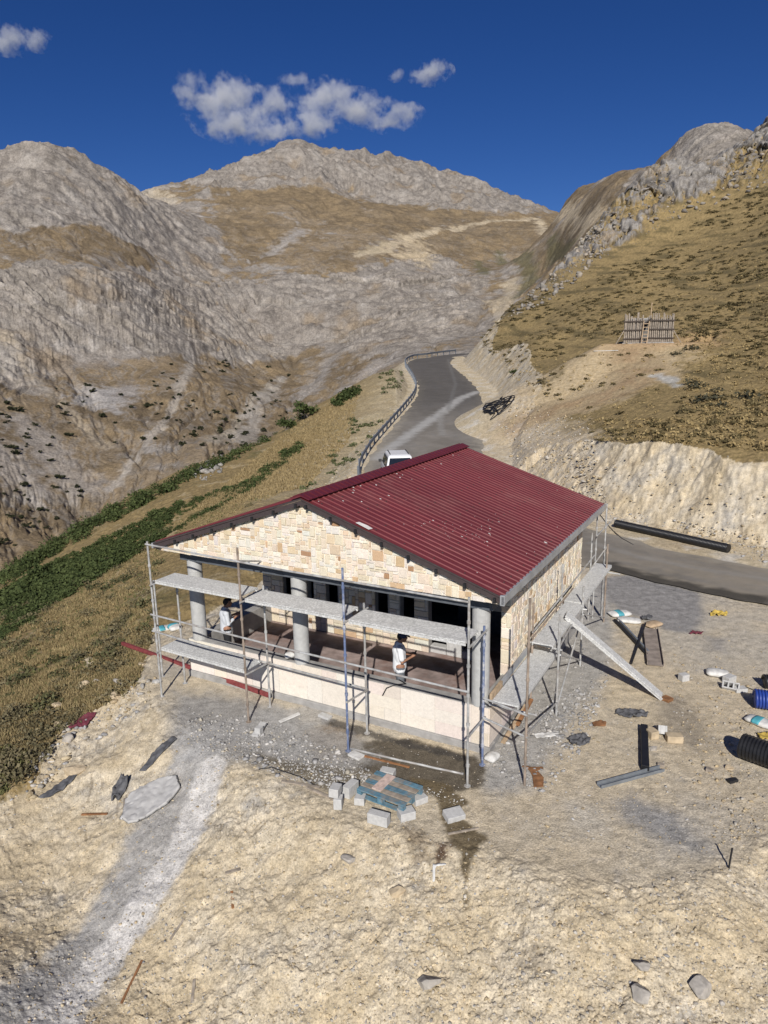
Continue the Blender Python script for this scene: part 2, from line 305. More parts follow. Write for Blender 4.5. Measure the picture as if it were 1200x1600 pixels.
    sp = sm(1.5, -1.5, spoil+2*n2); col = mix(col, mix(C(.50, .41, .28), C(.58, .53, .45), sm(-.2, .5, n3)), sp*.9); ter = poly_sd(x, y, [P3(*q) for q in ((800,640,66),(850,600,64),(885,565,70),(960,536,73),(1075,540,71),(1075,575,63),(1010,640,57),(920,660,54),(860,660,56))]); col = mix(col, mix(C(.42, .325, .195), C(.50, .40, .26), sm(-.3, .3, n3)), sm(2.0, -1.5, ter+4*n2+2*n3)*.85)
    # bare track up to the hut
    tr, _, _ = line_d(x, y, [P3(790,665,58), P3(880,655,57), P3(960,635,57), P3(1000,600,60), P3(985,560,66), P3(1015,540,69)])
    col = mix(col, mix(C(.34, .26, .155), C(.28, .19, .11), sm(-.3, .3, n2)), sm(3.2, .6, tr+1.3*n2)*.8); col = mix(col, C(.40, .27, .15), sm(2.0, -1.0, m['hd']+1.5*n2)*.85)
    sl_, _, _ = line_d(x, y, [P3(1025,603,60), P3(1045,618,58), P3(1055,630,56)]); col = mix(col, C(.42, .42, .40), sm(.7, .1, sl_+.7*n2)*.8)
    # rock patches that show through the grass near the crest, pale scree strip on its left edge
    dcr, _, _ = line_d(x, y, [P3(790,490,126), P3(850,450,138), P3(900,420,150), P3(960,370,160)]); col = mix(col, rock*1.15, sm(9, 1, dcr+10*n2)*sm(.0, .3, n3+.5*n2))
    stony = sm(-.1, .4, n2+.5*n3-.2*n1)*bf; col = mix(col, C(.42, .385, .325), stony*.45); col = mix(col, C(.24, .17, .095), bf*sm(.1, .5, n3-.4*n2)*.5)
    # worked pad: grey cement dust, wet patches
    pm = sm(.5, -.8, pd + .8*n2)
    dust = mix(C(.47, .425, .35), C(.545, .46, .33), sm(-.45, .15, n1*1.2+n2*.5)); dust = mix(dust, C(.30, .285, .26), sm(.15, .5, n3)*.5); col = mix(col, dust, pm*.9)
    def blot(poly, c, amt=1.0, soft=.35, rag=.9, z0=0.0, k=None):
        nonlocal col
        d = poly_sd(x, y, [G(a, b, z0) for a, b in poly]); t = sm(soft, -soft, d + rag*.6*(n2*.6+n3*.5))*amt; col = mix(col, np.broadcast_to(C(*c), col.shape)*(1+.18*n3[..., None]), t)
        return t
    blot([(270,1080),(420,1100),(560,1180),(560,1215),(480,1215),(400,1190),(330,1190),(260,1150)], (.31, .30, .285), .9)
    blot([(760,1100),(900,900),(960,930),(960,1040),(920,1100),(860,1180),(840,1230),(760,1240),(735,1200)], (.36, .35, .33), .9)
    blot([(925,905),(1000,893),(1090,925),(1100,960),(1080,990),(1040,985),(960,950)], (.28, .268, .255), 1, .2, .5)
    blot([(1090,985),(1130,1000),(1135,1020),(1110,1015)], (.27, .26, .25), .8)
    blot([(945,1250),(990,1240),(1050,1270),(1105,1330),(1060,1325),(980,1290)], (.27, .265, .26), .85, .3)
    blot([(860,1240),(930,1265),(960,1310),(900,1290)], (.50, .46, .39), .7, .3)
    blot([(545,1175),(560,1160),(640,1155),(735,1180),(765,1195),(748,1232),(690,1245),(600,1215),(560,1205)], (.115, .097, .072), .97, .08, .4)
    blot([(470,1140),(520,1130),(560,1150),(545,1185),(500,1185)], (.17, .125, .085), .75, .15, .9); blot([(500,1118),(560,1135),(640,1160),(735,1182),(733,1190),(640,1170),(560,1146),(500,1128)], (.06, .055, .05), .8, .06, .5)
    blot([(640,1215),(700,1225),(735,1255),(700,1275),(740,1290),(760,1310),(735,1345),(728,1390),(720,1340),(690,1290),(680,1240)], (.145, .112, .065), .95, .06, .36)
    blot([(400,1178),(470,1190),(560,1205),(600,1215),(575,1240),(480,1230),(430,1200)], (.16, .135, .095), .85, .12, .8)
    blot([(640,1300),(665,1310),(670,1340),(650,1355)], (.16, .12, .08), .7, .15); blot([(683,1318),(698,1318),(697,1335),(684,1335)], (.09, .05, .03), .9, .08)
    blot([(1020,1090),(1070,1085),(1110,1160),(1090,1180),(1040,1150)], (.20, .175, .145), .6, .3)
    t = blot([(345,1150),(450,1185),(560,1195),(600,1190),(560,1160),(430,1105)], (.40, .39, .37), .55, .2, 1.4)
    # slurry chute down the front left slope: pale on its right, grey on its left
    def chute(pl, wd, c, amt, zz):
        nonlocal col
        d, _, _ = line_d(x, y, [HIT(a, b) for a, b, q in pl]); wn = wd*(1+.5*n2); col = mix(col, np.broadcast_to(C(*c), col.shape)*(1+.15*n3[..., None]), sm(1.0, .55, d/wn+.4*n3)*amt)
    chute([(300,1200,0), (270,1250,-.3), (240,1330,-.6), (190,1430,-.9), (110,1530,-1.2), (0,1640,-1.4)], .85, (.35, .34, .325), .9, 0)
    chute([(330,1200,0), (310,1260,-.3), (280,1330,-.5), (215,1430,-.8), (140,1530,-1.1), (60,1620,-1.3)], .42, (.57, .545, .51), .95, 0)
    chute([(300,1160,0), (400,1130,0), (480,1120,0)], .7, (.36, .35, .335), .7, 0)
    # pale fill shoulder left of the road
    sh = sm(9, 0, rd)*(m['side'] > 0)*(y > 38)*(1-flat); col = mix(col, mix(C(.36, .30, .20), C(.45, .38, .26), sm(-.3, .3, n2)), sh*sm(-.5, .1, n2+.4)*.8)
    # light gravel beside the asphalt
    gv = sm(2.6, .2, m['dd']-m['rw']+.5*n2)*(m['side'] < 0); col = mix(col, mix(C(.48, .40, .27), C(.56, .53, .47), sm(.0, .4, n2)), gv*.7)
    return grid_mesh('ground', x, y, z-.03*flat*(m['dd'] < m['rw']+.4), col, MT['soil'], 'structure')
# far mountains
FAR = [(0,880,300),(0,800,370),(0,700,450),(0,600,560),(0,500,700),(0,430,770),(0,380,870),(0,300,1020),(0,247,1180),(60,239,1200),
 (150,800,380),(150,700,470),(150,600,600),(150,540,680),(150,445,745),(150,415,830),(150,350,970),(150,268,1200),(205,303,1300),(100,250,1210),
 (300,770,350),(300,700,430),(300,600,600),(300,560,700),(300,500,840),(300,440,980),(300,385,1150),(300,330,1450),(300,297,1650),(240,300,1700),
 (440,226,1900),(440,290,1650),(440,350,1350),(440,400,1150),(440,440,1000),(440,520,880),(440,600,700),(440,680,500),(400,250,1900),(350,272,1800),(500,236,1930),
 (600,250,2000),(600,300,1750),(600,340,1500),(600,380,1250),(600,430,1050),(600,500,850),(600,560,650),(600,620,480),
 (700,276,2080),(750,292,2100),(750,350,1600),(750,380,1400),(750,430,1100),(750,480,850),(750,545,600),(800,318,2150),
 (840,328,2200),(850,345,1700),(850,385,1300),(850,425,1000),(850,465,800),(850,510,600),(880,322,1300),
 (920,306,1050),(960,288,950),(960,380,700),(1060,236,680),(1120,197,690),(1160,206,700),(1060,330,560),(1200,225,720),(1200,330,560),(1020,262,700),
 (-150,330,1000),(-150,500,700),(-150,800,350),(-150,260,1150),(-400,380,900),(-400,600,600),(-400,850,320),(1400,200,700),(1400,400,500),(1700,250,700)]
FB = [(0,330,1500),(75,330,1550),(150,360,1550),(205,340,1600),(440,300,2400),(600,320,2500),(750,340,2600),(840,370,2600),(920,360,1500),(960,350,1400),(1120,300,1000),(1200,300,1000),(300,330,2100),(0,500,2600),(600,500,3200),(1200,450,2200)]
def far_model():
    p = []; v = []
    for px, py, r in FAR+FB:
        a, z = AR(px, py, r); p.append((a*2.2, math.log(r)*1.5)); v.append((z-CH)/r)
    for adeg in (-45, -25, 0, 25, 45):
        p.append((math.radians(adeg)*2.2, math.log(200)*1.5)); v.append(-0.45)
    return rbf_fit(p, np.array(v))
FARM = far_model()
def far_h(x, y):
    r = np.hypot(x, y)+1e-6; az = np.arctan2(x, y); q = grid_interp(FARM, az*2.2, np.log(r)*1.5, 300, 300) if x.size > 5000 else rbf_eval(FARM, az*2.2, np.log(r)*1.5)
    return q*r+CH, r, az
FARG = {}
def FHIT(px, py):
    v = ray(px, py); k = math.hypot(v[0], v[1]); R = np.geomspace(240, 2400, 500); d = CH+v[2]/k*R-far_h(v[0]/k*R, v[1]/k*R)[0]; i = int(np.argmax(d < 0)); r = R[i] if i else 2300.0
    return (float(v[0]/k*r), float(v[1]/k*r))
def make_far():
    A = np.radians(np.concatenate([np.linspace(-60, -36, 90)[:-1], np.linspace(-36, 34, 1250), np.linspace(34, 60, 90)[1:]]))
    R = np.concatenate([np.geomspace(230, 2300, 900), np.geomspace(2320, 3300, 40)])
    rg, ag = np.meshgrid(R, A, indexing='ij'); x = rg*np.sin(ag); y = rg*np.cos(ag)
    z, r, az = far_h(x, y); z0 = z
    wx = 60*fbm(x*.004, y*.004, 3, 7); wy = 60*fbm(x*.004, y*.004, 3, 17)
    rg1 = fbm((x+wx)*.0045, (y+wy)*.0045, 6, 101, ridged=True, gain=.55); rg2 = fbm((x+wx)*.018, (y+wy)*.018, 5, 111, ridged=True, gain=.6)
    n1 = fbm(x*.006, y*.006, 5, 121); n2 = fbm(x*.025, y*.025, 5, 131, gain=.6); n3 = fbm(x*.1, y*.1, 4, 141, gain=.65)
    amp = sm(230, 700, r)*(.35+.65*sm(300, 1500, r))
    # rock and cliff regions, laid on the slopes where they stand
    vx, vy, vz = x, y, z0-CH; dp = vx*CFW[0]+vy*CFW[1]+vz*CFW[2]; ppx = 600+CF*(vx*CRT[0]+vy*CRT[1]+vz*CRT[2])/dp; ppy = 800-CF*(vx*CUP[0]+vy*CUP[1]+vz*CUP[2])/dp
    wpx = ppx+16*n1+14*n2; wpy = ppy+12*fbm(x*.006, y*.006, 4, 125)+10*n2
    reg = lambda pl, soft: sm(soft, -soft, poly_sd(wpx, wpy, pl))
    cliff = np.maximum(reg([(-300,430),(60,418),(150,423),(230,430),(335,440),(335,540),(250,552),(150,556),(60,572),(-300,620)], 9), .9*reg([(335,440),(400,446),(430,432),(520,430),(600,412),(690,402),(760,445),(735,500),(640,545),(560,556),(480,540),(420,566),(335,552)], 12))
    high = np.maximum.reduce([reg([(-300,200),(60,200),(150,265),(205,297),(300,335),(345,372),(335,430),(215,428),(265,398),(130,345),(60,350),(-300,390)], 14), reg([(370,262),(440,180),(600,200),(750,240),(850,322),(780,338),(700,325),(560,302),(480,292),(410,300),(340,290),(300,296)], 12), reg([(1000,330),(1040,250),(1060,150),(1300,150),(1300,400),(1100,400)], 14)])
    brown = np.maximum(reg([(20,385),(60,352),(130,348),(245,400),(220,420),(60,408)], 10), .75*reg([(340,300),(410,306),(560,312),(700,335),(860,345),(900,300),(980,270),(980,440),(760,420),(600,400),(520,425),(430,425),(350,375)], 14))
    rmask = np.clip(.30-.24*sm(545, 600, wpy)+.62*cliff+.55*high-.42*brown, 0, 1)
    ca = az*900; left_ = sm(-.14, -.24, az); zw = z0 + 10*n1; zt = zw + ca*(.42*left_-.30*(1-left_)*sm(-.2, .15, az)) + 16*n1 + 7*n2
    st1 = perlin(zt*.11, ca*.004, 7); st2 = perlin(zt*.33, ca*.010, 9); strata = 1.5*st1+1.3*st2
    h1 = fbm(ca*.055, zw*.014, 5, 161, ridged=True, gain=.6); h2 = fbm(ca*.16+1.2*h1, zw*.07, 5, 171, ridged=True, gain=.62)
    cl = np.clip(cliff + .35*high, 0, 1)*sm(250, 420, r)
    lowm = sm(230, 420, r)*(1-cliff)*sm(330, 60, z0)
    gu = fbm(az*13+.9*fbm(x*.006, y*.006, 3, 301), np.log(r)*2.2, 5, 311, ridged=True, gain=.6); gu2 = fbm(az*45+1.6*n2, np.log(r)*9, 4, 321, ridged=True, gain=.6)
    rgb = fbm((x+wx)*.0085, (y+wy)*.0085, 4, 341, ridged=True, gain=.55); z = z + (1-.55*lowm)*amp*(30*(rg1-.40)*(.55+.6*high) + 13*(rgb-.40)*(.3+.8*high+.5*cliff))*np.where(r < 760, .6, 1) + (1-.5*lowm)*sm(230, 500, r)*2.2*(rg2-.1) - lowm*(4.5*sm(.35, .95, gu)+.5*sm(.2, .9, gu2)) + cl*(2.4*(rg2-.3)+1.6*strata)
    st = np.zeros_like(x)
    push = (cl*(3.6*(h1-.2)*(.5+.8*left_)+3.2*h2) + (.12+.8*cl)*3.8*strata*sm(-.4, .3, fbm(x*.011, y*.011, 3, 331)))*sm(250, 600, r); x = x-push*np.sin(ag); y = y-push*np.cos(ag)
    FARG.update(R=R, A=A, Z=z); hi = high
    C = lambda *c: np.array(c, np.float32)
    grass = mix(C(.225, .168, .10), C(.155, .118, .075), sm(-.3, .35, n2)); grass = mix(grass, C(.26, .205, .14), sm(.05, .45, n1-.4*n3)*.8); grass = mix(grass, C(.235, .205, .17), sm(.45, .8, gu2)*lowm*.7)
    rock = mix(C(.305, .272, .236), C(.17, .15, .13), sm(-.25, .35, n3+.35*strata*.5)); rock = mix(rock, C(.385, .352, .312), sm(.0, .45, n2+.5*n3)*.6); rock = mix(rock, C(.24, .18, .115), sm(.12, .4, fbm(x*.013, y*.013, 4, 351, gain=.6))*.6); rock = rock*(.92+.24*np.clip(strata, -1, 1)*sm(-.35, .3, fbm(x*.011, y*.011, 3, 331)))[..., None]
    hi = sm(150, 330, z0+70*n1+40*n2)
    rk = sm(.36, .58, rmask+.50*n2+.20*rg2+.12*h2+.40*n1+.22*(rgb-.2)+.10*strata-.08)
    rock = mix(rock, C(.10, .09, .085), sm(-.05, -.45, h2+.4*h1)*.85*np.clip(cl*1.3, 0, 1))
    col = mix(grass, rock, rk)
    col = mix(col, C(.31, .285, .26), sm(.22, .5, n2*.6+n1*.5+.2*n3)*(1-hi)*.6)          # grey scree patches
    col = mix(col, C(.115, .10, .065), sm(.3, .55, n3*.6+n2*.6)*(1-rk)*.5)
    # spoil below the switchback road on the far flank
    for pl, wd, c in (([(560,402,1330),(610,392,1330),(640,372,1380),(690,358,1500),(760,352,1600),(840,346,1700),(925,352,1000)], 15, (.50, .42, .30)),
                      ([(640,375,1360),(655,395,1270),(648,405,1230)], 40, (.50, .41, .28)), ([(600,385,1330),(575,398,1330)], 22, (.42, .35, .24)),
                      ([(300,570,690),(268,640,540),(225,700,440),(180,760,380)], 5, (.38, .345, .30)), ([(0,520,690),(60,600,570),(120,655,500),(165,700,450)], 6, (.36, .30, .22)),
                      ([(770,470,830),(790,500,700),(800,440,950)], 14, (.42, .36, .27)), ([(150,620,560),(190,610,570),(175,640,530)], 18, (.33, .31, .295)), ([(330,690,0),(380,650,0),(420,600,0)], 7, (.36,.32,.26)), ([(30,660,0),(90,720,0),(130,760,0)], 16, (.31,.28,.25)), ([(0,560,0),(40,600,0)], 22, (.33,.30,.265)), ([(205,300,0),(235,306,0),(265,322,0)], 26, (.44,.38,.29)), ([(420,400,0),(450,375,0),(470,360,0)], 20, (.34,.32,.30)), ([(470,620,0),(520,560,0)], 14, (.30,.28,.26)), ([(150,610,0),(165,635,0)], 20, (.36,.34,.32)), ([(440,590,0),(400,640,0),(380,690,0)], 10, (.37,.34,.30)), ([(560,590,0),(600,560,0)], 18, (.35,.32,.29)), ([(0,700,0),(60,770,0)], 18, (.33,.30,.27))):
        d, _, _ = line_d(x, y, [FHIT(*q[:2]) for q in pl]); col = mix(col, C(*c), sm(1.1, .2, d/wd+1.3*n2+.9*n3)*.7)
    for pl, wd in (([(780,400,1150),(830,430,980),(810,460,830)], 14), ([(860,375,1200),(890,390,1000)], 10), ([(745,410,1200),(760,430,1080)], 12)):
        d, _, _ = line_d(x, y, [FHIT(*q[:2]) for q in pl]); col = mix(col, C(.115, .11, .06), sm(1.2, .2, d/wd+1.2*n2+.8*n3)*.7)
    col = col*(1+.16*n3[..., None])
    return grid_mesh('mountains', x, y, z, col, MT['far'], 'structure')
make_near()
make_far()
def make_road():
    P = smooth_line(ROAD, 1); L = np.concatenate([[0], np.cumsum(np.hypot(*np.diff(P[:, :2], axis=0).T))])
    RLs = np.concatenate([[0], np.cumsum(np.hypot(*np.diff(RL[:, :2], axis=0).T))]); s = np.arange(0, RLs[np.argmax(RL[:, 1] > 134)], .22)
    cx = np.interp(s, RLs, RL[:, 0]); cy = np.interp(s, RLs, RL[:, 1]); cz = np.interp(s, RLs, RL[:, 2]); wd = np.interp(s, RLs, RW)
    tx = np.gradient(cx); ty = np.gradient(cy); l = np.hypot(tx, ty); tx /= l; ty /= l
    k = np.linspace(-1, 1, 61); edge = .35*fbm(s*.5, s*0, 3, 3)
    x = cx[:, None]-ty[:, None]*k[None]*(wd+edge)[:, None]; y = cy[:, None]+tx[:, None]*k[None]*(wd+edge)[:, None]
    z = cz[:, None]+.035-.03*k[None]**2 + 0*x
    C = lambda *c: np.array(c, np.float32)
    n1 = fbm(x*.3, y*.3, 4, 5); n2 = fbm(x*1.3, y*1.3, 5, 9, gain=.6)
    col = mix(C(.185, .168, .143), C(.24, .218, .188), sm(-.4, .4, n1)); col = mix(col, C(.20, .19, .175), sm(.1, .5, n2+n1)*.5)
    col = mix(col, C(.30, .255, .19), (1-sm(24, 36, y+0*x))*sm(-.45, .25, n2+.5*n1)*.55)
    trk = np.exp(-((np.abs(k[None])-.45)/.12)**2); col = mix(col, C(.185, .175, .16), trk*.35*sm(-.3, .4, n1+.2))
    col = mix(col, C(.30, .27, .22), sm(.72, 1.0, np.abs(k[None])+.4*n2+0*x)*.85)
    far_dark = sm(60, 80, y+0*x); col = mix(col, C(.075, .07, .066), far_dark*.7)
    def streak(pl, wd, c, amt):
        nonlocal col
        d, _, _ = line_d(x, y, pl); col = mix(col, C(*c), sm(1.2, .2, d/wd+.7*n2)*amt)
    R8 = lambda a, b: G(a, b, max(0.0, 0.085*((12.155/(-(ray(a, b)[2])/np.hypot(*ray(a, b)[:2])+.085))-42)))
    streak([R8(*q) for q in ((590,717),(610,700),(650,672),(690,645),(720,622),(745,612))], .75, (.36, .35, .33), .95)
    streak([R8(*q) for q in ((690,645),(688,665),(692,680))], .4, (.27, .26, .24), .6)
    streak([R8(*q) for q in ((700,560),(712,600),(700,640))], .3, (.17, .165, .155), .5)
    wet = [G(q, r) for q, r in ((925,880),(960,882),(1010,898),(1100,918),(1200,935),(1200,948),(1100,934),(1000,908),(930,893))]
    d = poly_sd(x, y, wet); col = mix(col, C(.055, .05, .042), sm(.3, -.2, d+.5*n2)*.9)
    streak([G(q, r) for q, r in ((925,850),(1000,872),(1080,888),(1200,908))], .35, (.27, .255, .23), .6)
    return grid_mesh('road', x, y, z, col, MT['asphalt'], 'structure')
make_road()
# ================================================================ mesh builder
class MB:
    def __init__(s): s.v = []; s.f = []; s.mi = []; s.c = []
    def add(s, vs, fs, mi=0, c=None):
        b = len(s.v); s.v += [tuple(map(float, q)) for q in vs]
        for f in fs: s.f.append(tuple(b+i for i in f)); s.mi.append(mi); s.c.append(c)
    def box(s, lo, hi, mi=0, c=None):
        (a, b, e), (d, g, h) = lo, hi
        s.add([(a,b,e),(d,b,e),(d,g,e),(a,g,e),(a,b,h),(d,b,h),(d,g,h),(a,g,h)], [(0,3,2,1),(4,5,6,7),(0,1,5,4),(1,2,6,5),(2,3,7,6),(3,0,4,7)], mi, c)
    def obox(s, ctr, ax, ay, az, mi=0, c=None):            # oriented box: centre and three half-axis vectors
        o = Vector(ctr); ax, ay, az = Vector(ax), Vector(ay), Vector(az); vs = []
        for k in (-1, 1):
            for i, j in ((-1,-1),(1,-1),(1,1),(-1,1)): vs.append(o+ax*i+ay*j+az*k)
        s.add(vs, [(0,3,2,1),(4,5,6,7),(0,1,5,4),(1,2,6,5),(2,3,7,6),(3,0,4,7)], mi, c)
    def bar(s, p, q, wd, ht, up=(0,0,1), mi=0, c=None):
        p, q = Vector(p), Vector(q); d = (q-p); l = d.length; d = d/l; sx = d.cross(Vector(up))
        if sx.length < 1e-4: sx = d.cross(Vector((1,0,0)))
        sx.normalize(); uz = sx.cross(d); s.obox((p+q)/2, d*l/2, sx*wd/2, uz*ht/2, mi, c)
    def tube(s, pts, r, n=8, mi=0, c=None, cap=True):
        pts = [Vector(p) for p in pts]; rs = r if isinstance(r, (list, tuple)) else [r]*len(pts); vs = []; fs = []; ref = None
        for i, p in enumerate(pts):
            d = (pts[min(i+1, len(pts)-1)]-pts[max(i-1, 0)]).normalized()
            if ref is None:
                ref = d.orthogonal().normalized()
            ref = (ref-d*ref.dot(d)); ref = ref.normalized() if ref.length > 1e-5 else d.orthogonal().normalized()
            b = d.cross(ref)
            for k in range(n): a = 2*math.pi*k/n; vs.append(p+(ref*math.cos(a)+b*math.sin(a))*rs[i])
        for i in range(len(pts)-1):
            for k in range(n): k2 = (k+1) % n; fs.append((i*n+k, i*n+k2, (i+1)*n+k2, (i+1)*n+k))
        if cap: fs.append(tuple(range(n-1, -1, -1))); fs.append(tuple((len(pts)-1)*n+k for k in range(n)))
        s.add(vs, fs, mi, c)
    def prism(s, poly, o, ax, ay, dv, mi=0, c=None):        # polygon in the plane (ax, ay) at o, pushed along dv
        o, ax, ay, dv = Vector(o), Vector(ax), Vector(ay), Vector(dv); n = len(poly)
        A = [o+ax*a+ay*b for a, b in poly]; B = [q+dv for q in A]
        s.add(A+B, [tuple(range(n-1, -1, -1)), tuple(range(n, 2*n))]+[(i, (i+1) % n, n+(i+1) % n, n+i) for i in range(n)], mi, c)
    def blob(s, ctr, sz, rng, sub=1, mi=0, c=None, rough=.28, flat=False, rot=None):   # a rough stone or lump
        bm = bmesh.new(); bmesh.ops.create_icosphere(bm, subdivisions=sub, radius=1.0); bm.verts.ensure_lookup_table()
        R = rot or Quaternion((rng.gauss(0,1), rng.gauss(0,1), rng.gauss(0,1), rng.gauss(0,1))).normalized().to_matrix(); vs = []
        k = [Vector((rng.gauss(0,1), rng.gauss(0,1), rng.gauss(0,1))).normalized() for _ in range(13)]; o = [rng.uniform(.42, .82) for _ in k]
        for v in bm.verts:
            p = v.co.copy()
            for kk, oo in zip(k, o):                          # chop with random planes: angular faces
                d = p.dot(kk)
                if d > oo: p -= kk*(d-oo)
            p *= 1+rng.uniform(-rough, rough)*.35
            p = R @ p; vs.append((ctr[0]+p.x*sz[0], ctr[1]+p.y*sz[1], ctr[2]+p.z*sz[2]))
        s.add(vs, [tuple(q.index for q in f.verts) for f in bm.faces], mi, c); bm.free()
    def build(s, name, mats, parent=None, smooth=False, bevel=0, tint=False):
        me = bpy.data.meshes.new(name); me.from_pydata(s.v, [], s.f)
        mats = mats if isinstance(mats, (list, tuple)) else [mats]
        for m in mats: me.materials.append(m)
        me.polygons.foreach_set('material_index', s.mi)
        if smooth: me.polygons.foreach_set('use_smooth', [True]*len(s.f))
        if tint or any(c is not None for c in s.c):
            at = me.color_attributes.new('tint', 'FLOAT_COLOR', 'CORNER'); buf = []
            for f, c in zip(s.f, s.c): buf += list((*(c or (.5, .5, .5)), 1))*len(f)
            at.data.foreach_set('color', buf)
        me.update(); o = bpy.data.objects.new(name, me); link(o, parent)
        if bevel:
            b = o.modifiers.new('edge', 'BEVEL'); b.width = bevel; b.segments = 2; b.limit_method = 'ANGLE'
        return o
def thing(name, label, cat, loc=(0,0,0), rz=0.0, group=None):
    o = bpy.data.objects.new(name, None); link(o); o.location = loc; o.rotation_euler = (0, 0, rz); o.empty_display_size = .1
    return tag(o, label, cat, group)
def clone(o, parent=None):
    c = o.copy(); COL.objects.link(c)
    if parent is not None: c.parent = parent
    for ch in list(o.children): clone(ch, c)
    return c
MT.update(
    stone=tint_mat('cut_stone', .85, 9, .5, .14, .012), render=mat('cement', (.33,.32,.305), .9, var=.2, sc=5, bump=.4, stain=(.22,.21,.195), stain_amt=.5),
    column=mat('cast_concrete', (.43,.43,.42), .8, var=.10, sc=9, bump=.25, stain=(.33,.325,.31), stain_sc=3, stain_amt=.45),
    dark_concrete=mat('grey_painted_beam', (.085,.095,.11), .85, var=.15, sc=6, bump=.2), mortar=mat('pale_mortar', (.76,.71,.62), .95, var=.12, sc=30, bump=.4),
    floor=mat('stamped_floor', (.30,.235,.215), .8, var=.35, sc=3.2, bump=.3, stain=(.19,.105,.08), stain_sc=1.3, stain_amt=.7),
    roof=mat('red_sheet_metal', (.185,.034,.034), .46, .0, var=.06, sc=1.2, spec=.4, stain=(.22,.06,.055), stain_sc=.8, stain_amt=.35), ridge=mat('dark_red_ridge', (.11,.018,.026), .45, var=.1, sc=2),
    zinc=mat('zinc_sheet', (.36,.37,.38), .5, .25, var=.2, sc=3), black=mat('black_steel', (.018,.018,.02), .6, var=.3), verge=mat('dark_verge', (.06,.045,.045), .6),
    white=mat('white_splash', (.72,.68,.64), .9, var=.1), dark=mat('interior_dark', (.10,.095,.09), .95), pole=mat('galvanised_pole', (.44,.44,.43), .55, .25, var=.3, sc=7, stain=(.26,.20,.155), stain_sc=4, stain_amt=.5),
    rusty=mat('rusty_pole', (.28,.225,.18), .8, .1, var=.35, sc=6), blue_pole=mat('chipped_blue_pole', (.13,.17,.29), .6, .1, var=.2, sc=9, stain=(.55,.55,.56), stain_sc=5, stain_amt=.9),
    deck=mat('splashed_steel_deck', (.55,.55,.535), .8, .0, var=.3, sc=26, bump=.5, stain=(.40,.40,.385), stain_sc=7, stain_amt=.7), wood=mat('raw_timber', (.42,.31,.20), .85, var=.3, sc=7, bump=.3),
    greywood=mat('weathered_timber', (.30,.255,.205), .9, var=.35, sc=9, bump=.4), rust=mat('rusty_sheet', (.24,.115,.05), .85, var=.4, sc=7, bump=.4), redsteel=mat('red_oxide_steel', (.21,.045,.045), .7, var=.3, sc=8),
    block=mat('aerated_block', (.47,.465,.45), .95, var=.12, sc=14, bump=.5), pipe=mat('black_polyethylene', (.014,.014,.016), .42, var=.3, spec=.45), blue=mat('blue_hose', (.02,.05,.26), .45, var=.2, spec=.5),
    stone_plain=mat('field_stone', (.36,.33,.29), .9, var=.25, sc=6, bump=.6, dist=.03), stone_tan=mat('tan_stone', (.46,.37,.25), .9, var=.25, sc=6, bump=.6, dist=.03), tarp=mat('grey_tarpaulin', (.10,.10,.105), .7, var=.4, sc=9, bump=.5),
    cyan=mat('cyan_print', (.08,.34,.40), .6), bag=mat('white_paper_sack', (.60,.59,.56), .8, var=.2, sc=8, bump=.4), yellow=mat('yellow_plastic', (.50,.36,.08), .6, var=.25), maroon=mat('maroon_cloth', (.14,.03,.045), .85, var=.3, sc=12),
    steel=mat('grey_steel_section', (.22,.24,.26), .5, .3, var=.2), plank=mat('used_scaffold_board', (.25,.21,.18), .9, var=.3, sc=5, bump=.3), bluewood=mat('faded_blue_board', (.10,.205,.27), .85, var=.3, sc=9, bump=.3, stain=(.27,.22,.17), stain_sc=4, stain_amt=.8),
    pinkwood=mat('pale_new_board', (.56,.43,.37), .85, var=.25, sc=12, bump=.3), cable=mat('black_cable', (.02,.02,.022), .6),
)
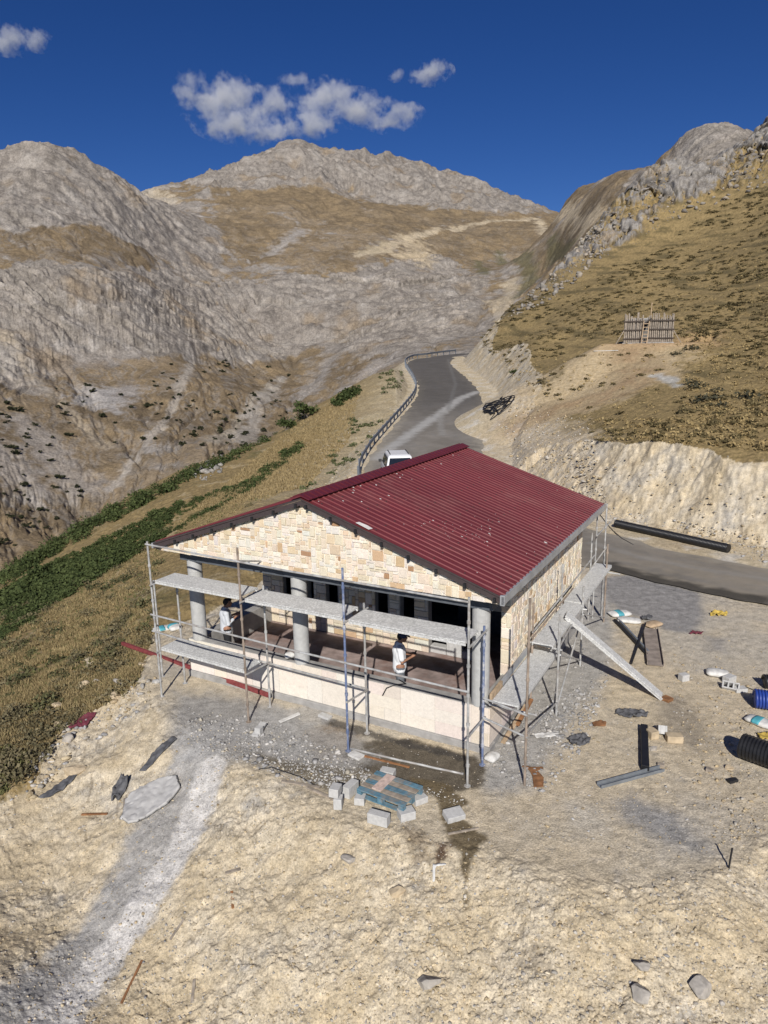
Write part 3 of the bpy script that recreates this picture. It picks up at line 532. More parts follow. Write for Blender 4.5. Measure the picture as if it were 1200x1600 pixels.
# ================================================================ BUILDING (local frame: u along the front, v into the depth)
def clip_half(poly, n, d):                # keep the side where n.p <= d
    out = []
    for i in range(len(poly)):
        a, b = poly[i], poly[(i+1) % len(poly)]; da = n[0]*a[0]+n[1]*a[1]-d; db = n[0]*b[0]+n[1]*b[1]-d
        if da <= 0: out.append(a)
        if (da < 0 < db) or (db < 0 < da): t = da/(da-db); out.append((a[0]+(b[0]-a[0])*t, a[1]+(b[1]-a[1])*t))
    return out
_W = lambda P: [((a*.97, b*.94, c*.89), w_) for (a, b, c), w_ in P]
PAL = _W([((.72,.645,.53), 10), ((.74,.70,.625), 9), ((.66,.55,.41), 3.6), ((.68,.605,.495), 6), ((.55,.41,.27), 1.3), ((.40,.25,.155), .6), ((.69,.665,.62), 5)])
def stones(mb, o, ax, ay, nrm, smax, tmax, seed, halves=(), holes=(), cw=.085, ch=.068, wmax=4, hmax=4, joint=.011, depth=.03, pal=PAL, jit=.012, dvar=1.0, inset=None):
    """random squared rubble on a wall plane: every stone a slightly irregular slab with its own colour"""
    rng = random.Random(seed); nx, ny = int(math.ceil(smax/cw)), int(math.ceil(tmax/ch)); occ = np.zeros((nx, ny), bool)
    o, ax, ay, nrm = Vector(o), Vector(ax), Vector(ay), Vector(nrm); cols = [p for p, w_ in pal]; ws = [w_ for p, w_ in pal]
    for h in holes:
        i0, i1, j0, j1 = int(round(h[0]/cw)), int(round(h[1]/cw)), int(round(h[2]/ch)), int(round(h[3]/ch)); occ[max(0, i0):i1, max(0, j0):j1] = True
    for j in range(ny):
        for i in range(nx):
            if occ[i, j]: continue
            bw = rng.choice([1, 2, 2, 3, 3, 4][:wmax+2]); bh = rng.choice([1, 1, 2, 2, 2, 3, 4][:hmax+3])
            if bh >= 3: bw = max(bw, 2)
            bw = min(bw, wmax); wv = 0
            while wv < bw and i+wv < nx and not occ[i+wv, j]: wv += 1
            hv = 1
            while hv < bh and j+hv < ny and not occ[i:i+wv, j+hv].any(): hv += 1
            occ[i:i+wv, j:j+hv] = True
            jj = lambda: rng.uniform(-jit, jit)
            poly = [(i*cw+joint/2+jj()*.5, j*ch+joint/2+jj()*.5), ((i+wv)*cw-joint/2+jj()*.5, j*ch+joint/2+jj()*.5), ((i+wv)*cw-joint/2+jj()*.5, (j+hv)*ch-joint/2+jj()*.5), (i*cw+joint/2+jj()*.5, (j+hv)*ch-joint/2+jj()*.5)]
            for n, d in list(halves)+[((1,0), smax-.004), ((-1,0), -.004), ((0,1), tmax-.004), ((0,-1), -.004)]:
                poly = clip_half(poly, n, d)
                if len(poly) < 3: break
            if len(poly) < 3: continue
            cx = sum(p[0] for p in poly)/len(poly); cy = sum(p[1] for p in poly)/len(poly)
            c = rng.choices(cols, ws)[0]; k = rng.uniform(.92, 1.07); c = tuple(min(.9, q*k*rng.uniform(.97, 1.03)) for q in c)
            dp = depth*(1+dvar*rng.uniform(-.45, .15)); n = len(poly); ins = inset or (.86 if min(wv, hv) == 1 else .91)
            ii = .93 if inset is None else 1.0
            A = [o+ax*a+ay*b for a, b in poly]; B = [o+ax*(cx+(a-cx)*(1+ins)/2)+ay*(cy+(b-cy)*(1+ins)/2)+nrm*dp*.75 for a, b in poly]
            Cc = [o+ax*(cx+(a-cx)*ins*ii)+ay*(cy+(b-cy)*ins*ii)+nrm*dp*rng.uniform(.92, 1.1) for a, b in poly]
            mb.add(A+B+Cc, [(i_, (i_+1) % n, n+(i_+1) % n, n+i_) for i_ in range(n)]+[(n+i_, n+(i_+1) % n, 2*n+(i_+1) % n, 2*n+i_) for i_ in range(n)]+[tuple(range(2*n, 3*n))], 1, c)
def roof_mat():
    m, t, b = nodes('red_sheet_metal'); N = t.nodes; L = t.links; tc = N.new('ShaderNodeTexCoord'); mp = N.new('ShaderNodeMapping'); mp.inputs['Scale'].default_value = (.5, 7, .5); L.new(tc.outputs['Object'], mp.inputs[0])
    n = N.new('ShaderNodeTexNoise'); n.inputs['Scale'].default_value = 1.0; n.inputs['Detail'].default_value = 6; L.new(mp.outputs[0], n.inputs['Vector']); n2 = N.new('ShaderNodeTexNoise'); n2.inputs['Scale'].default_value = .9; n2.inputs['Detail'].default_value = 8; n2.inputs['Roughness'].default_value = .7; L.new(tc.outputs['Object'], n2.inputs['Vector'])
    sx = N.new('ShaderNodeSeparateXYZ'); L.new(tc.outputs['Object'], sx.inputs[0]); q = N.new('ShaderNodeMath'); q.operation = 'SNAP'; L.new(sx.outputs['Y'], q.inputs[0]); q.inputs[1].default_value = .98; w_ = N.new('ShaderNodeTexWhiteNoise'); w_.noise_dimensions = '1D'; L.new(q.outputs[0], w_.inputs['W'])
    a = N.new('ShaderNodeMath'); a.operation = 'MULTIPLY_ADD'; L.new(w_.outputs['Value'], a.inputs[0]); a.inputs[1].default_value = .22; L.new(n.outputs['Fac'], a.inputs[2])
    r = N.new('ShaderNodeMapRange'); r.inputs['From Min'].default_value = .3; r.inputs['From Max'].default_value = .95; r.inputs['To Min'].default_value = .8; r.inputs['To Max'].default_value = 1.22; L.new(a.outputs[0], r.inputs['Value'])
    c = N.new('ShaderNodeVectorMath'); c.operation = 'SCALE'; c.inputs[0].default_value = (.150, .027, .030); L.new(r.outputs[0], c.inputs['Scale'])
    d = N.new('ShaderNodeMapRange'); d.inputs['From Min'].default_value = .50; d.inputs['From Max'].default_value = .72; d.inputs['To Max'].default_value = .16; L.new(n2.outputs['Fac'], d.inputs['Value']); x = N.new('ShaderNodeMix'); x.data_type = 'RGBA'; L.new(d.outputs[0], x.inputs['Factor']); L.new(c.outputs[0], x.inputs['A']); x.inputs['B'].default_value = (.33, .19, .16, 1); L.new(x.outputs['Result'], b.inputs['Base Color'])
    g = N.new('ShaderNodeMapRange'); g.inputs['To Min'].default_value = .42; g.inputs['To Max'].default_value = .6; L.new(n2.outputs['Fac'], g.inputs['Value']); L.new(g.outputs[0], b.inputs['Roughness']); return m
MT['roof'] = roof_mat(); MT['tile'] = tint_mat('smooth_facing_slab', .8, 7, .12, .10, .006)
def make_building():
    T = thing('stone_building', 'unfinished stone clad building with a dark red metal roof and open columned porch', 'building', B2W(0,0,0), -BTH)
    X, Y, Z = (1,0,0), (0,1,0), (0,0,1); fl = .45
    b = MB(); b.box((.02,.02,-2.2),(8.58,8.38,fl-.02)); b.box((-.03,-.03,-2.0),(8.63,.30,.165)); b.build('foundation', MT['render'], T, bevel=.01)
    b = MB(); b.box((.3,.33,fl-.018),(8.25,3.29,fl)); b.box((5.64,3.29,fl-.018),(7.93,8.1,fl)); b.build('porch_floor', MT['floor'], T)
    # low front wall with big smooth cladding slabs and a cement top
    tile = [((.70,.62,.54), 6), ((.71,.64,.565), 6), ((.68,.59,.50), 2), ((.71,.655,.585), 3)]
    b = MB(); b.box((.03,.03,.17),(8.57,.34,1.075)); b.box((8.26,.34,.17),(8.57,1.72,1.075)); b.box((.03,.34,fl),(.30,3.29,1.075))
    p = b.build('parapet', MT['render'], T, bevel=.012)
    b = MB(); 
    stones(b, (0,.03,.17), X, Z, (0,-1,0), 8.6, .90, 3, cw=.43, ch=.30, wmax=2, hmax=1, joint=.0035, depth=.012, pal=tile, jit=.0, inset=.994, dvar=.05)
    stones(b, (8.57,0,.17), Y, Z, X, 1.72, .90, 4, cw=.43, ch=.30, wmax=2, hmax=1, joint=.0035, depth=.012, pal=tile, jit=.0, inset=.994, dvar=.05)
    stones(b, (.03,3.0,.17), (0,-1,0), Z, (-1,0,0), 3.0, .90, 5, cw=.43, ch=.30, wmax=2, hmax=1, joint=.0035, depth=.012, pal=tile, jit=.0, inset=.994, dvar=.05)
    b.build('cladding', [MT['mortar'], MT['tile']], p)
    # columns
    for u in (.29, 3.63, 8.31):
        b = MB(); b.tube([(u,.19,1.06),(u,.19,2.96)], .19, 28); b.tube([(u,.19,2.975),(u,.19,3.30)], .192, 28); b.tube([(u,.19,2.95),(u,.19,2.985)], .184, 28)
        b.build('column', MT['column'], T, smooth=False)
    # beams and ceiling, set back under the gable
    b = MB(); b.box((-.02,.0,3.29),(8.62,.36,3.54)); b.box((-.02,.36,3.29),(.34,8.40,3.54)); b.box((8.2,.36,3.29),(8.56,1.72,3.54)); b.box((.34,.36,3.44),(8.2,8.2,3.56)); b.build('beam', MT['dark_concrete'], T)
    WINS = [(.74,1.16),(1.66,1.92),(2.30,2.73),(3.95,4.37),(4.76,5.19)]; ZT = 1.97
    # back wall of the porch with its openings
    b = MB(); v0, v1 = 3.30, 3.51; wins = WINS; zb, zt = 1.20, ZT
    b.box((.02,v0,fl),(5.62,v1,zb)); b.box((.02,v0,zt),(8.22,v1,3.44)); e = .02
    for a, c in wins: b.box((e,v0,zb),(a,v1,zt)); e = c
    b.box((e,v0,zb),(5.62,v1,zt)); b.box((6.95,v0,fl),(7.10,v1,zt)); b.box((7.95,v0,fl),(8.22,v1,zt))
    stones(b, (.02,v0,fl), X, Z, (0,-1,0), 5.60, 2.8, 8, holes=[(a-.02, c-.02, zb-fl, zt-fl) for a, c in wins], cw=.11, ch=.085, pal=[(tuple(x_*.95 for x_ in c), w_) for c, w_ in PAL])
    b.build('back_wall', [MT['render'], MT['stone']], T)
    b = MB()
    for a, c in ((7.02,8.2),): b.box((5.64,3.36,fl),(6.10,3.6,fl+.2)); b.box((6.12,3.36,fl),(6.55,3.6,fl+.42)); b.box((6.58,3.36,fl),(6.93,3.6,fl+.20))
    b.build('doorway_blockwork', MT['block'], T, bevel=.01)
    # inner partition and outer walls
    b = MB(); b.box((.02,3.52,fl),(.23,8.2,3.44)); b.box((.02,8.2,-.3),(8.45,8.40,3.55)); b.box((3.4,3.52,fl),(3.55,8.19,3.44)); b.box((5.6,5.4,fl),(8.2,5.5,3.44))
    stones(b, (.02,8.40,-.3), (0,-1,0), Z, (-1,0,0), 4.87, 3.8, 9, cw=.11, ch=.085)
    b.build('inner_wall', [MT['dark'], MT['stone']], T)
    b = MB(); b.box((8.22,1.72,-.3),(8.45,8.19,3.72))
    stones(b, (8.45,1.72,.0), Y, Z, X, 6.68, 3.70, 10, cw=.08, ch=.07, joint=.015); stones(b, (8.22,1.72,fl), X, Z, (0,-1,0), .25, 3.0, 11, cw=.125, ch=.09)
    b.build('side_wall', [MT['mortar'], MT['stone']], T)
    # gable: stones clipped to the roof slope
    sl = (5.40-3.83)/4.71; b = MB(); z0 = 3.60; u0, u1 = -.40, 9.0
    zr = lambda u: 5.33-sl*abs(u-4.3)
    b.prism([(u0,z0),(u1,z0),(u1,zr(u1)),(4.3,zr(4.3)),(u0,zr(u0))], (0,-.37,0), X, Z, (0,.16,0))
    c1 = zr(4.3)-z0; L = u1-u0; mid = 4.3-u0
    stones(b, (u0,-.37,z0), X, Z, (0,-1,0), L, 1.80, 12, halves=[((sl,1), c1+sl*mid-.005), ((-sl,1), c1-sl*mid-.005)], cw=.072, ch=.060, wmax=4, hmax=4, depth=.030, joint=.016)
    b.build('gable', [MT['mortar'], MT['stone']], T)
    b = MB(); b.prism([(u0,3.56),(u1-.0,3.56),(u1,zr(u1)-.05),(4.3,zr(4.3)-.05),(u0,zr(u0)-.05)], (0,8.42,0), X, Z, (0,.14,0)); b.build('rear_gable', MT['render'], T)
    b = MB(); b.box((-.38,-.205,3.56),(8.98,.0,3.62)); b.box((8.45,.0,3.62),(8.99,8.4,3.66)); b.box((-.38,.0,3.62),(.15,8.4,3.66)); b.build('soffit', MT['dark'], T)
    # roof: one trapezoid-rib sheet per slope
    per = .215; v0, v1 = -.53, 8.78; prof = []; v = v0
    while v < v1:
        for dv, h in ((0,0),(.120,0),(.137,.020),(.183,.020),(.200,0)): 
            if v+dv <= v1: prof.append((v+dv, h))
        v += per
    prof.append((v1,0)); rb = MB(); nrm = Vector((sl,0,1)).normalized()
    for sg in (1, -1):
        vs = []; fs = []; m = len(prof); n = Vector((sl*sg,0,1)).normalized()
        ue = 4.3+sg*4.72; ze = 5.40-sl*4.72
        for t in np.linspace(0, 1, 9):
            for vv, h in prof: vs.append((4.3+(ue-4.3)*t+n.x*h, vv, 5.40+(ze-5.40)*t+n.z*h))
        for i in range(8):
            for j in range(m-1):
                q = (i*m+j, i*m+j+1, (i+1)*m+j+1, (i+1)*m+j); fs.append(q[::-1] if sg > 0 else q)
        rb.add(vs, fs, 0)
        rb.prism([(0,0),(4.70,0),(4.70,-.045),(0,-.045)], (4.3,v0+.01,5.396), (sg/math.hypot(1,sl)*math.hypot(1,sl),0,-sl), Z, (0,v1-v0-.02,0), 1)
    roof = rb.build('roof', [MT['roof'], MT['verge']], T)
    b = MB(); pr = [(-.26,-.045),(-.02,.035),(.02,.035),(.26,-.055),(.25,-.072),(0,.01),(-.25,-.06)]
    b.prism([(a, c) for a, c in pr], (4.3,v0-.02,5.44), X, Z, (0,v1-v0+.04,0))
    vv = v0+.12
    while vv < v1: b.obox((4.15,vv,5.437), (.12,0,.045), (0,.022,0), (-.004,0,.012)); b.obox((4.45,vv,5.432), (.11,0,-.042), (0,.022,0), (.004,0,.012)); vv += per
    b.build('ridge_cap', MT['ridge'], roof)
    b = MB(); b.box((8.985,v0+.0,3.66),(9.05,v1,3.835)); b.box((8.96,v0-.0,3.64),(9.055,v0+.06,3.85)); b.box((-.45,v0,3.68),(-.40,v1,3.82)); b.build('eaves_fascia', MT['zinc'], roof, bevel=.006)
    b = MB(); 
    for sg in (1, -1): b.prism([(.0,-.05),(4.7,-.05),(4.7,-.16),(.0,-.16)], (4.3,v0+.03,5.39), (sg,0,-sl), Z, (0,.04,0))
    b.build('verge_trim', MT['verge'], roof)
    b = MB()
    for sg in (1, -1):
        for k in range(8):
            d = .14+k*.63; u = 4.3+sg*d; z = 5.40-sl*d; b.box((u-.025,v0-.02,z-.20),(u+.025,.3,z-.10)); 
    b.build('purlin_ends', MT['black'], roof)
    b = MB(); rng = random.Random(5)                         # splashes of mortar on the red sheet
    def spl(u, v, r):
        n = rng.randint(5, 8); z = 5.40-sl*abs(u-4.3); pts = [(r*rng.uniform(.5,1.1)*math.cos(6.283*i/n), r*rng.uniform(.4,.9)*math.sin(6.283*i/n)) for i in range(n)]
        k = (v-v0) % per; h = .020 if .137 < k < .183 else (0 if k < .12 or k > .20 else .016); sg = 1 if u > 4.3 else -1
        b.prism(pts, (u, v, z+h+.006), (1,0,-sl*sg), Y, (0,0,.004))
    for cu, cv, n, su in ((6.8,1.2,16,.3),(7.4,1.7,20,.35),(7.5,2.4,10,.2)):
        for _ in range(n): spl(rng.gauss(cu,su), rng.gauss(cv,.35), rng.choice([.008,.010,.014,.030]))
    for _ in range(10): spl(rng.uniform(4.5,5.3), rng.uniform(.3,8), .03)
    for _ in range(9): spl(4.3+rng.uniform(.30,.5), rng.uniform(-.3,8.6), rng.choice([.02,.035]))
    for _ in range(12): spl(rng.uniform(4.6,9), rng.uniform(-.4,8.6), rng.choice([.006,.010,.014]))
    spl(8.75,3.3,.05)
    sb = MB(); vv = v0+.18
    while vv < v1:
        for k in range(7):
            u = 4.75+k*.68; z = 5.40-sl*(u-4.3)+.026; sb.box((u-.014,vv-.014,z),(u+.014,vv+.014,z+.012))
        vv += per*2
    so_ = sb.build('screw_heads', MT['verge'], roof); so_['kind'] = 'stuff'
    
    z = 5.40-sl*1.55; b.prism([(-.16,-.06),(.17,-.08),(.19,.05),(.05,.075),(-.14,.05)], (5.85,-.42,z+.032), (1,0,-sl), Y, (0,0,.006))
    b.build('mortar_splashes', MT['white'], roof)['kind'] = 'stuff'
    return T
make_building()
# ================================================================ SCAFFOLDS
def make_scaffolds():
    rng = random.Random(3)
    T = thing('front_scaffold', 'tube scaffold with perforated steel decks standing along the open porch', 'scaffold', B2W(0,0,0), -BTH)
    us = [.22, 3.04, 5.81, 8.61]; tops = [4.12, 4.30, 4.20, 4.00]; vo, vi = -1.26, -.43
    hzl = lambda u, v: hz(*B2W(u, v)[:2]) + .0
    def pole(u, v, z1, m, lean=(0,0), z0=None):
        z0 = hzl(u, v)-.04 if z0 is None else z0; b = MB(); b.tube([(u,v,z0),(u+lean[0],v+lean[1],z1)], .0255, 10)
        k = z0+.5
        while k < z1-.3: b.tube([(u+lean[0]*(k-z0)/(z1-z0),v+lean[1]*(k-z0)/(z1-z0),k-.03),(u+lean[0]*(k-z0)/(z1-z0),v+lean[1]*(k-z0)/(z1-z0),k+.03)], .037, 10); k += rng.choice([.45, .9, .62])
        b.tube([(u,v,z0+.02),(u,v,z0+.05)], .07, 8); return b.build('pole', m, T)
    for i, u in enumerate(us): pole(u, vo, tops[i], MT[['pole','rusty','blue_pole','pole'][i]])
    for i, u in enumerate(us): pole(u, vi, [2.95,3.16,3.16,3.12][i], MT[['pole','pole','pole','blue_pole'][i]])
    pole(-.62, vi+.02, 2.75, MT['pole'])
    for z0, z1, a, c, v in ((4.06,3.92,.2,8.62,vo),(2.24,2.08,.15,8.65,vo),(1.32,1.14,-.7,5.83,vi),(1.80,1.72,.15,3.1,vo)):
        b = MB(); b.tube([(a,v-.045,z0),((a+c)/2,v-.045,(z0+z1)/2-.03),(c,v-.045,z1)], .0235, 8); b.build('rail', MT['pole'], T)
    for u in us:
        for z in (3.02,): b = MB(); b.tube([(u+.04,vo-.08,z),(u+.04,vi+.1,z)], .022, 8); b.build('cross_bar', MT['pole'], T)
    for p, q in (((3.02,vo-.03,4.0),(2.98,-.12,3.66)),((8.64,vo-.08,1.12),(8.64,vi+.05,1.10)),((5.86,vo-.08,1.22),(5.84,vi+.05,1.08)),((3.08,vo-.05,1.24),(3.08,vi+.05,1.18)),((.24,vo-.06,1.24),(.24,vi+.08,1.24)),((.22,vo,2.95),(-.62,vi,2.72)),((.22,vo,1.9),(-.62,vi,1.5))):
        b = MB(); b.tube([p, q], .022, 8); b.build('cross_bar', MT['pole'], T)
    def deck(u0, u1, va, vb, z, P, z1=None, mt='deck'):
        z1 = z if z1 is None else z1; b = MB(); n = 1
        b.bar((u0,(va+vb)/2,z),(u1,(va+vb)/2,z1), vb-va, .035); 
        for v in (va+.012, vb-.012): b.bar((u0,v,z-.035),(u1,v,z1-.035), .024, .075)
        for k in range(5): t = (k+.5)/5; b.bar((u0+(u1-u0)*t,va+.03,z-.03+(z1-z)*t),(u0+(u1-u0)*t,vb-.03,z-.03+(z1-z)*t), .03, .04)
        if abs(va-vb) < .9:
            for uu in (u0, u1):
                for v in (va+.08, vb-.08): b.tube([(uu-.02,v,z-.01),(uu+.03,v,z-.05)], .02, 6)
        return b.build('deck', MT[mt], P, bevel=.004)
    for i in range(3): deck(us[i]+.07, us[i+1]-.09, -1.20, -.52, 3.10-.03*i, T)
    deck(us[0]+.07, us[1]-.05, -1.20, -.62, 1.33, T, 1.27)
    # right side scaffold
    S = thing('side_scaffold', 'rusty tube scaffold with two stepped decks beside the stone side wall', 'scaffold', B2W(8.6,0,0), -BTH)
    S.location = B2W(0,0,0); T0 = T
    def pole2(u, v, z1, m):
        z0 = hzl(u, v)-.04; b = MB(); b.tube([(u,v,z0),(u,v,z1)], .0255, 10)
        for k in (.6, 1.1, 1.75, 2.3, 3.0): 
            if k < z1-.1: b.tube([(u,v,k-.03),(u,v,k+.03)], .037, 8)
        return b.build('pole', m, S)
    for u, v, z in ((9.62,-.72,3.96),(9.43,2.30,2.55),(9.28,5.25,2.3),(9.18,8.75,2.58),(8.74,2.50,2.66),(8.74,5.1,2.9),(8.70,8.7,2.9),(8.78,8.95,3.6),(9.0,9.2,3.75)): pole2(u, v, z, MT[rng.choice(['pole','pole','rusty'])])
    def rod(*pts, m='pole'):
        b = MB(); b.tube(pts, .0225, 8); b.build('rail', MT[m], S)
    rod((8.64,-.5,1.58),(9.66,-.76,1.56)); rod((8.64,-.5,1.14),(9.66,-.74,1.08)); rod((8.66,-.2,1.30),(9.68,-.2,1.30)); rod((8.66,2.45,1.68),(9.5,2.35,1.66)); rod((8.68,5.1,1.68),(9.4,5.25,1.66)); rod((8.66,8.72,1.68),(9.6,8.74,1.66))
    rod((9.43,2.25,1.72),(9.26,5.3,1.74)); rod((8.80,2.3,2.0),(8.78,8.8,2.15)); rod((8.80,2.3,1.86),(8.78,6.2,1.88), m='rusty')
    rod((9.62,-.74,1.12),(9.44,2.28,.35)); rod((9.46,2.32,1.55),(9.28,5.2,.2)); rod((9.3,5.25,1.5),(9.2,8.7,.2)); rod((9.44,2.26,.2),(9.30,5.2,1.55)); rod((8.72,8.7,1.75),(9.2,8.78,2.56)); rod((8.95,8.2,2.95),(9.0,9.9,3.0))
    def deckv(v0, v1, ua, ub, z):
        b = MB(); b.box((ua,v0,z-.035),(ub,v1,z))
        for u in (ua+.0, ub-.02): b.box((u,v0,z-.09),(u+.02,v1,z-.036))
        for k in range(6): t = v0+(v1-v0)*(k+.5)/6; b.box((ua+.021,t-.02,z-.07),(ub-.021,t+.02,z-.036))
        b.build('deck', MT['deck'], S, bevel=.004)
    deckv(-.15, 2.92, 8.70, 9.27, 1.38); deckv(2.25, 5.3, 8.80, 9.30, 1.78); deckv(5.33, 9.15, 8.76, 9.26, 1.80)
    b = MB(); b.bar((8.66,.55,1.44),(8.66,2.4,1.50), .05, .14); b.build('toe_board', MT['zinc'], S); b = MB(); b.bar((8.665,-.12,1.42),(8.66,.54,1.44), .06, .15); b.build('toe_board', MT['wood'], S)
    b = MB(); b.bar((8.68,2.6,1.84),(8.66,6.5,1.86), .035, .10); b.build('toe_board', MT['pipe'], S)
make_scaffolds()
# ================================================================ SMALL THINGS
RNG = random.Random(21)
nrg = np.random.RandomState(5)
def GZ(x, y): return float(gz(np.array([x]), np.array([y]))[0])
def at_px(px, py):                        # finished ground under a photo pixel
    x, y, z = HIT(px, py); return (x, y, GZ(x, y))
def mesh_np(name, V, F, mat, tint=None, smooth=False, parent=None):
    me = bpy.data.meshes.new(name); me.vertices.add(len(V)); me.vertices.foreach_set('co', np.asarray(V, np.float32).reshape(-1))
    k = F.shape[1]; me.loops.add(F.size); me.loops.foreach_set('vertex_index', F.astype(np.int32).reshape(-1)); me.polygons.add(len(F)); me.polygons.foreach_set('loop_start', (np.arange(len(F))*k).astype(np.int32))
    if smooth: me.polygons.foreach_set('use_smooth', np.ones(len(F), bool))
    me.update(calc_edges=True)
    if tint is not None:
        at = me.color_attributes.new('tint', 'FLOAT_COLOR', 'POINT'); c = np.ones((len(V), 4), np.float32); c[:, :3] = tint; at.data.foreach_set('color', c.reshape(-1))
    me.materials.append(mat); o = bpy.data.objects.new(name, me); link(o, parent); return o
MT['leaf'] = ground_mat('leaf', 2.0, 30.0, 0.0, .8, var=.3); MT['rubble'] = ground_mat('rubble_stone', 9.0, 45.0, .6, .95, .02, .45)
def leaf_quads(ctr, rad, n, size, flat=1.0, cols=((.07,.075,.03),(.10,.10,.045)), up=.3):
    """n small leaf faces spread through each clump: ctr (k,3), rad (k,)"""
    k = len(ctr); d = nrg.normal(size=(k, n, 3)); d /= np.linalg.norm(d, axis=2, keepdims=True); q = nrg.rand(k, n, 1)**.45
    p = d*q; p[..., 2] = np.abs(p[..., 2])*flat; p = ctr[:, None]+p*rad[:, None, None]
    a = nrg.normal(size=(k, n, 3)); a[..., 2] *= .6; a /= np.linalg.norm(a, axis=2, keepdims=True); nn = nrg.normal(size=(k, n, 3)); nn[..., 2] += up*4; b = np.cross(a, nn); b /= np.linalg.norm(b, axis=2, keepdims=True)+1e-6
    s = (size*rad/np.median(rad))[:, None, None]*nrg.uniform(.6, 1.3, (k, n, 1)); V = np.stack([p-a*s-b*s*.5, p+a*s*.2-b*s*.75, p+a*s+b*s*.3, p-a*s*.1+b*s*.8], 2).reshape(-1, 3)
    F = np.arange(len(V)).reshape(-1, 4); t = nrg.rand(k, 1, 1)*.6+nrg.rand(k, n, 1)*.4; c0, c1 = np.array(cols[0]), np.array(cols[1]); T = np.repeat((c0+(c1-c0)*t).reshape(-1, 3), 4, 0)
    return V, F, T
def blades(P, h0, h1, n, cols, w=.014):
    k = len(P); h = nrg.uniform(h0, h1, (k, n, 1)); a = nrg.rand(k, n)*6.283; off = np.stack([np.cos(a), np.sin(a), 0*a], 2)*nrg.rand(k, n, 1)*h*.45; b = P[:, None]+off; lean = off*1.1+nrg.normal(size=(k, n, 3))*h*.22; lean[..., 2] = 0; t = b+lean; t[..., 2] += h[..., 0]
    s = np.stack([-np.sin(a+1), np.cos(a+1), 0*a], 2)*w*(.6+h/h1); V = np.stack([b-s, b+s, t], 2).reshape(-1, 3); F = np.arange(len(V)).reshape(-1, 3); F = np.concatenate([F, F[:, 2:]], 1)[:, :3]; c0, c1 = np.array(cols[0]), np.array(cols[1]); T = np.repeat((c0+(c1-c0)*(nrg.rand(k, 1, 1)*.6+nrg.rand(k, n, 1)*.4)).reshape(-1, 3), 3, 0); return V, F, T
def scatter_px(n, poly, seed):            # random photo pixels inside a polygon, dropped on the ground
    r = np.random.RandomState(seed); P = np.array(poly, float); out = []; lo, hi = P.min(0), P.max(0)
    while len(out) < n:
        q = r.uniform(lo, hi, (n*2, 2)); d = poly_sd(q[:, 0], q[:, 1], poly); out += [tuple(z) for z in q[d < 0]]
    return out[:n]
def hits(pxs):                            # many pixels at once against the finished ground
    pxs = np.array(pxs, float); v = CFW[None]*CF+CRT[None]*(pxs[:, :1]-600)+CUP[None]*(800-pxs[:, 1:2]); k = np.hypot(v[:, 0], v[:, 1])
    R = np.geomspace(4, 400, 500); X = v[:, 0:1]/k[:, None]*R; Y = v[:, 1:2]/k[:, None]*R; Zr = CH+v[:, 2:3]/k[:, None]*R; d = Zr-gz(X, Y)
    i = np.argmax(d < 0, 1); ok = (i > 0); i = np.maximum(i, 1); m = np.arange(len(i)); t = d[m, i-1]/(d[m, i-1]-d[m, i]); r = R[i-1]+(R[i]-R[i-1])*t
    x = v[:, 0]/k*r; y = v[:, 1]/k*r; P = np.stack([x, y, gz(x, y)], 1); return P[ok]
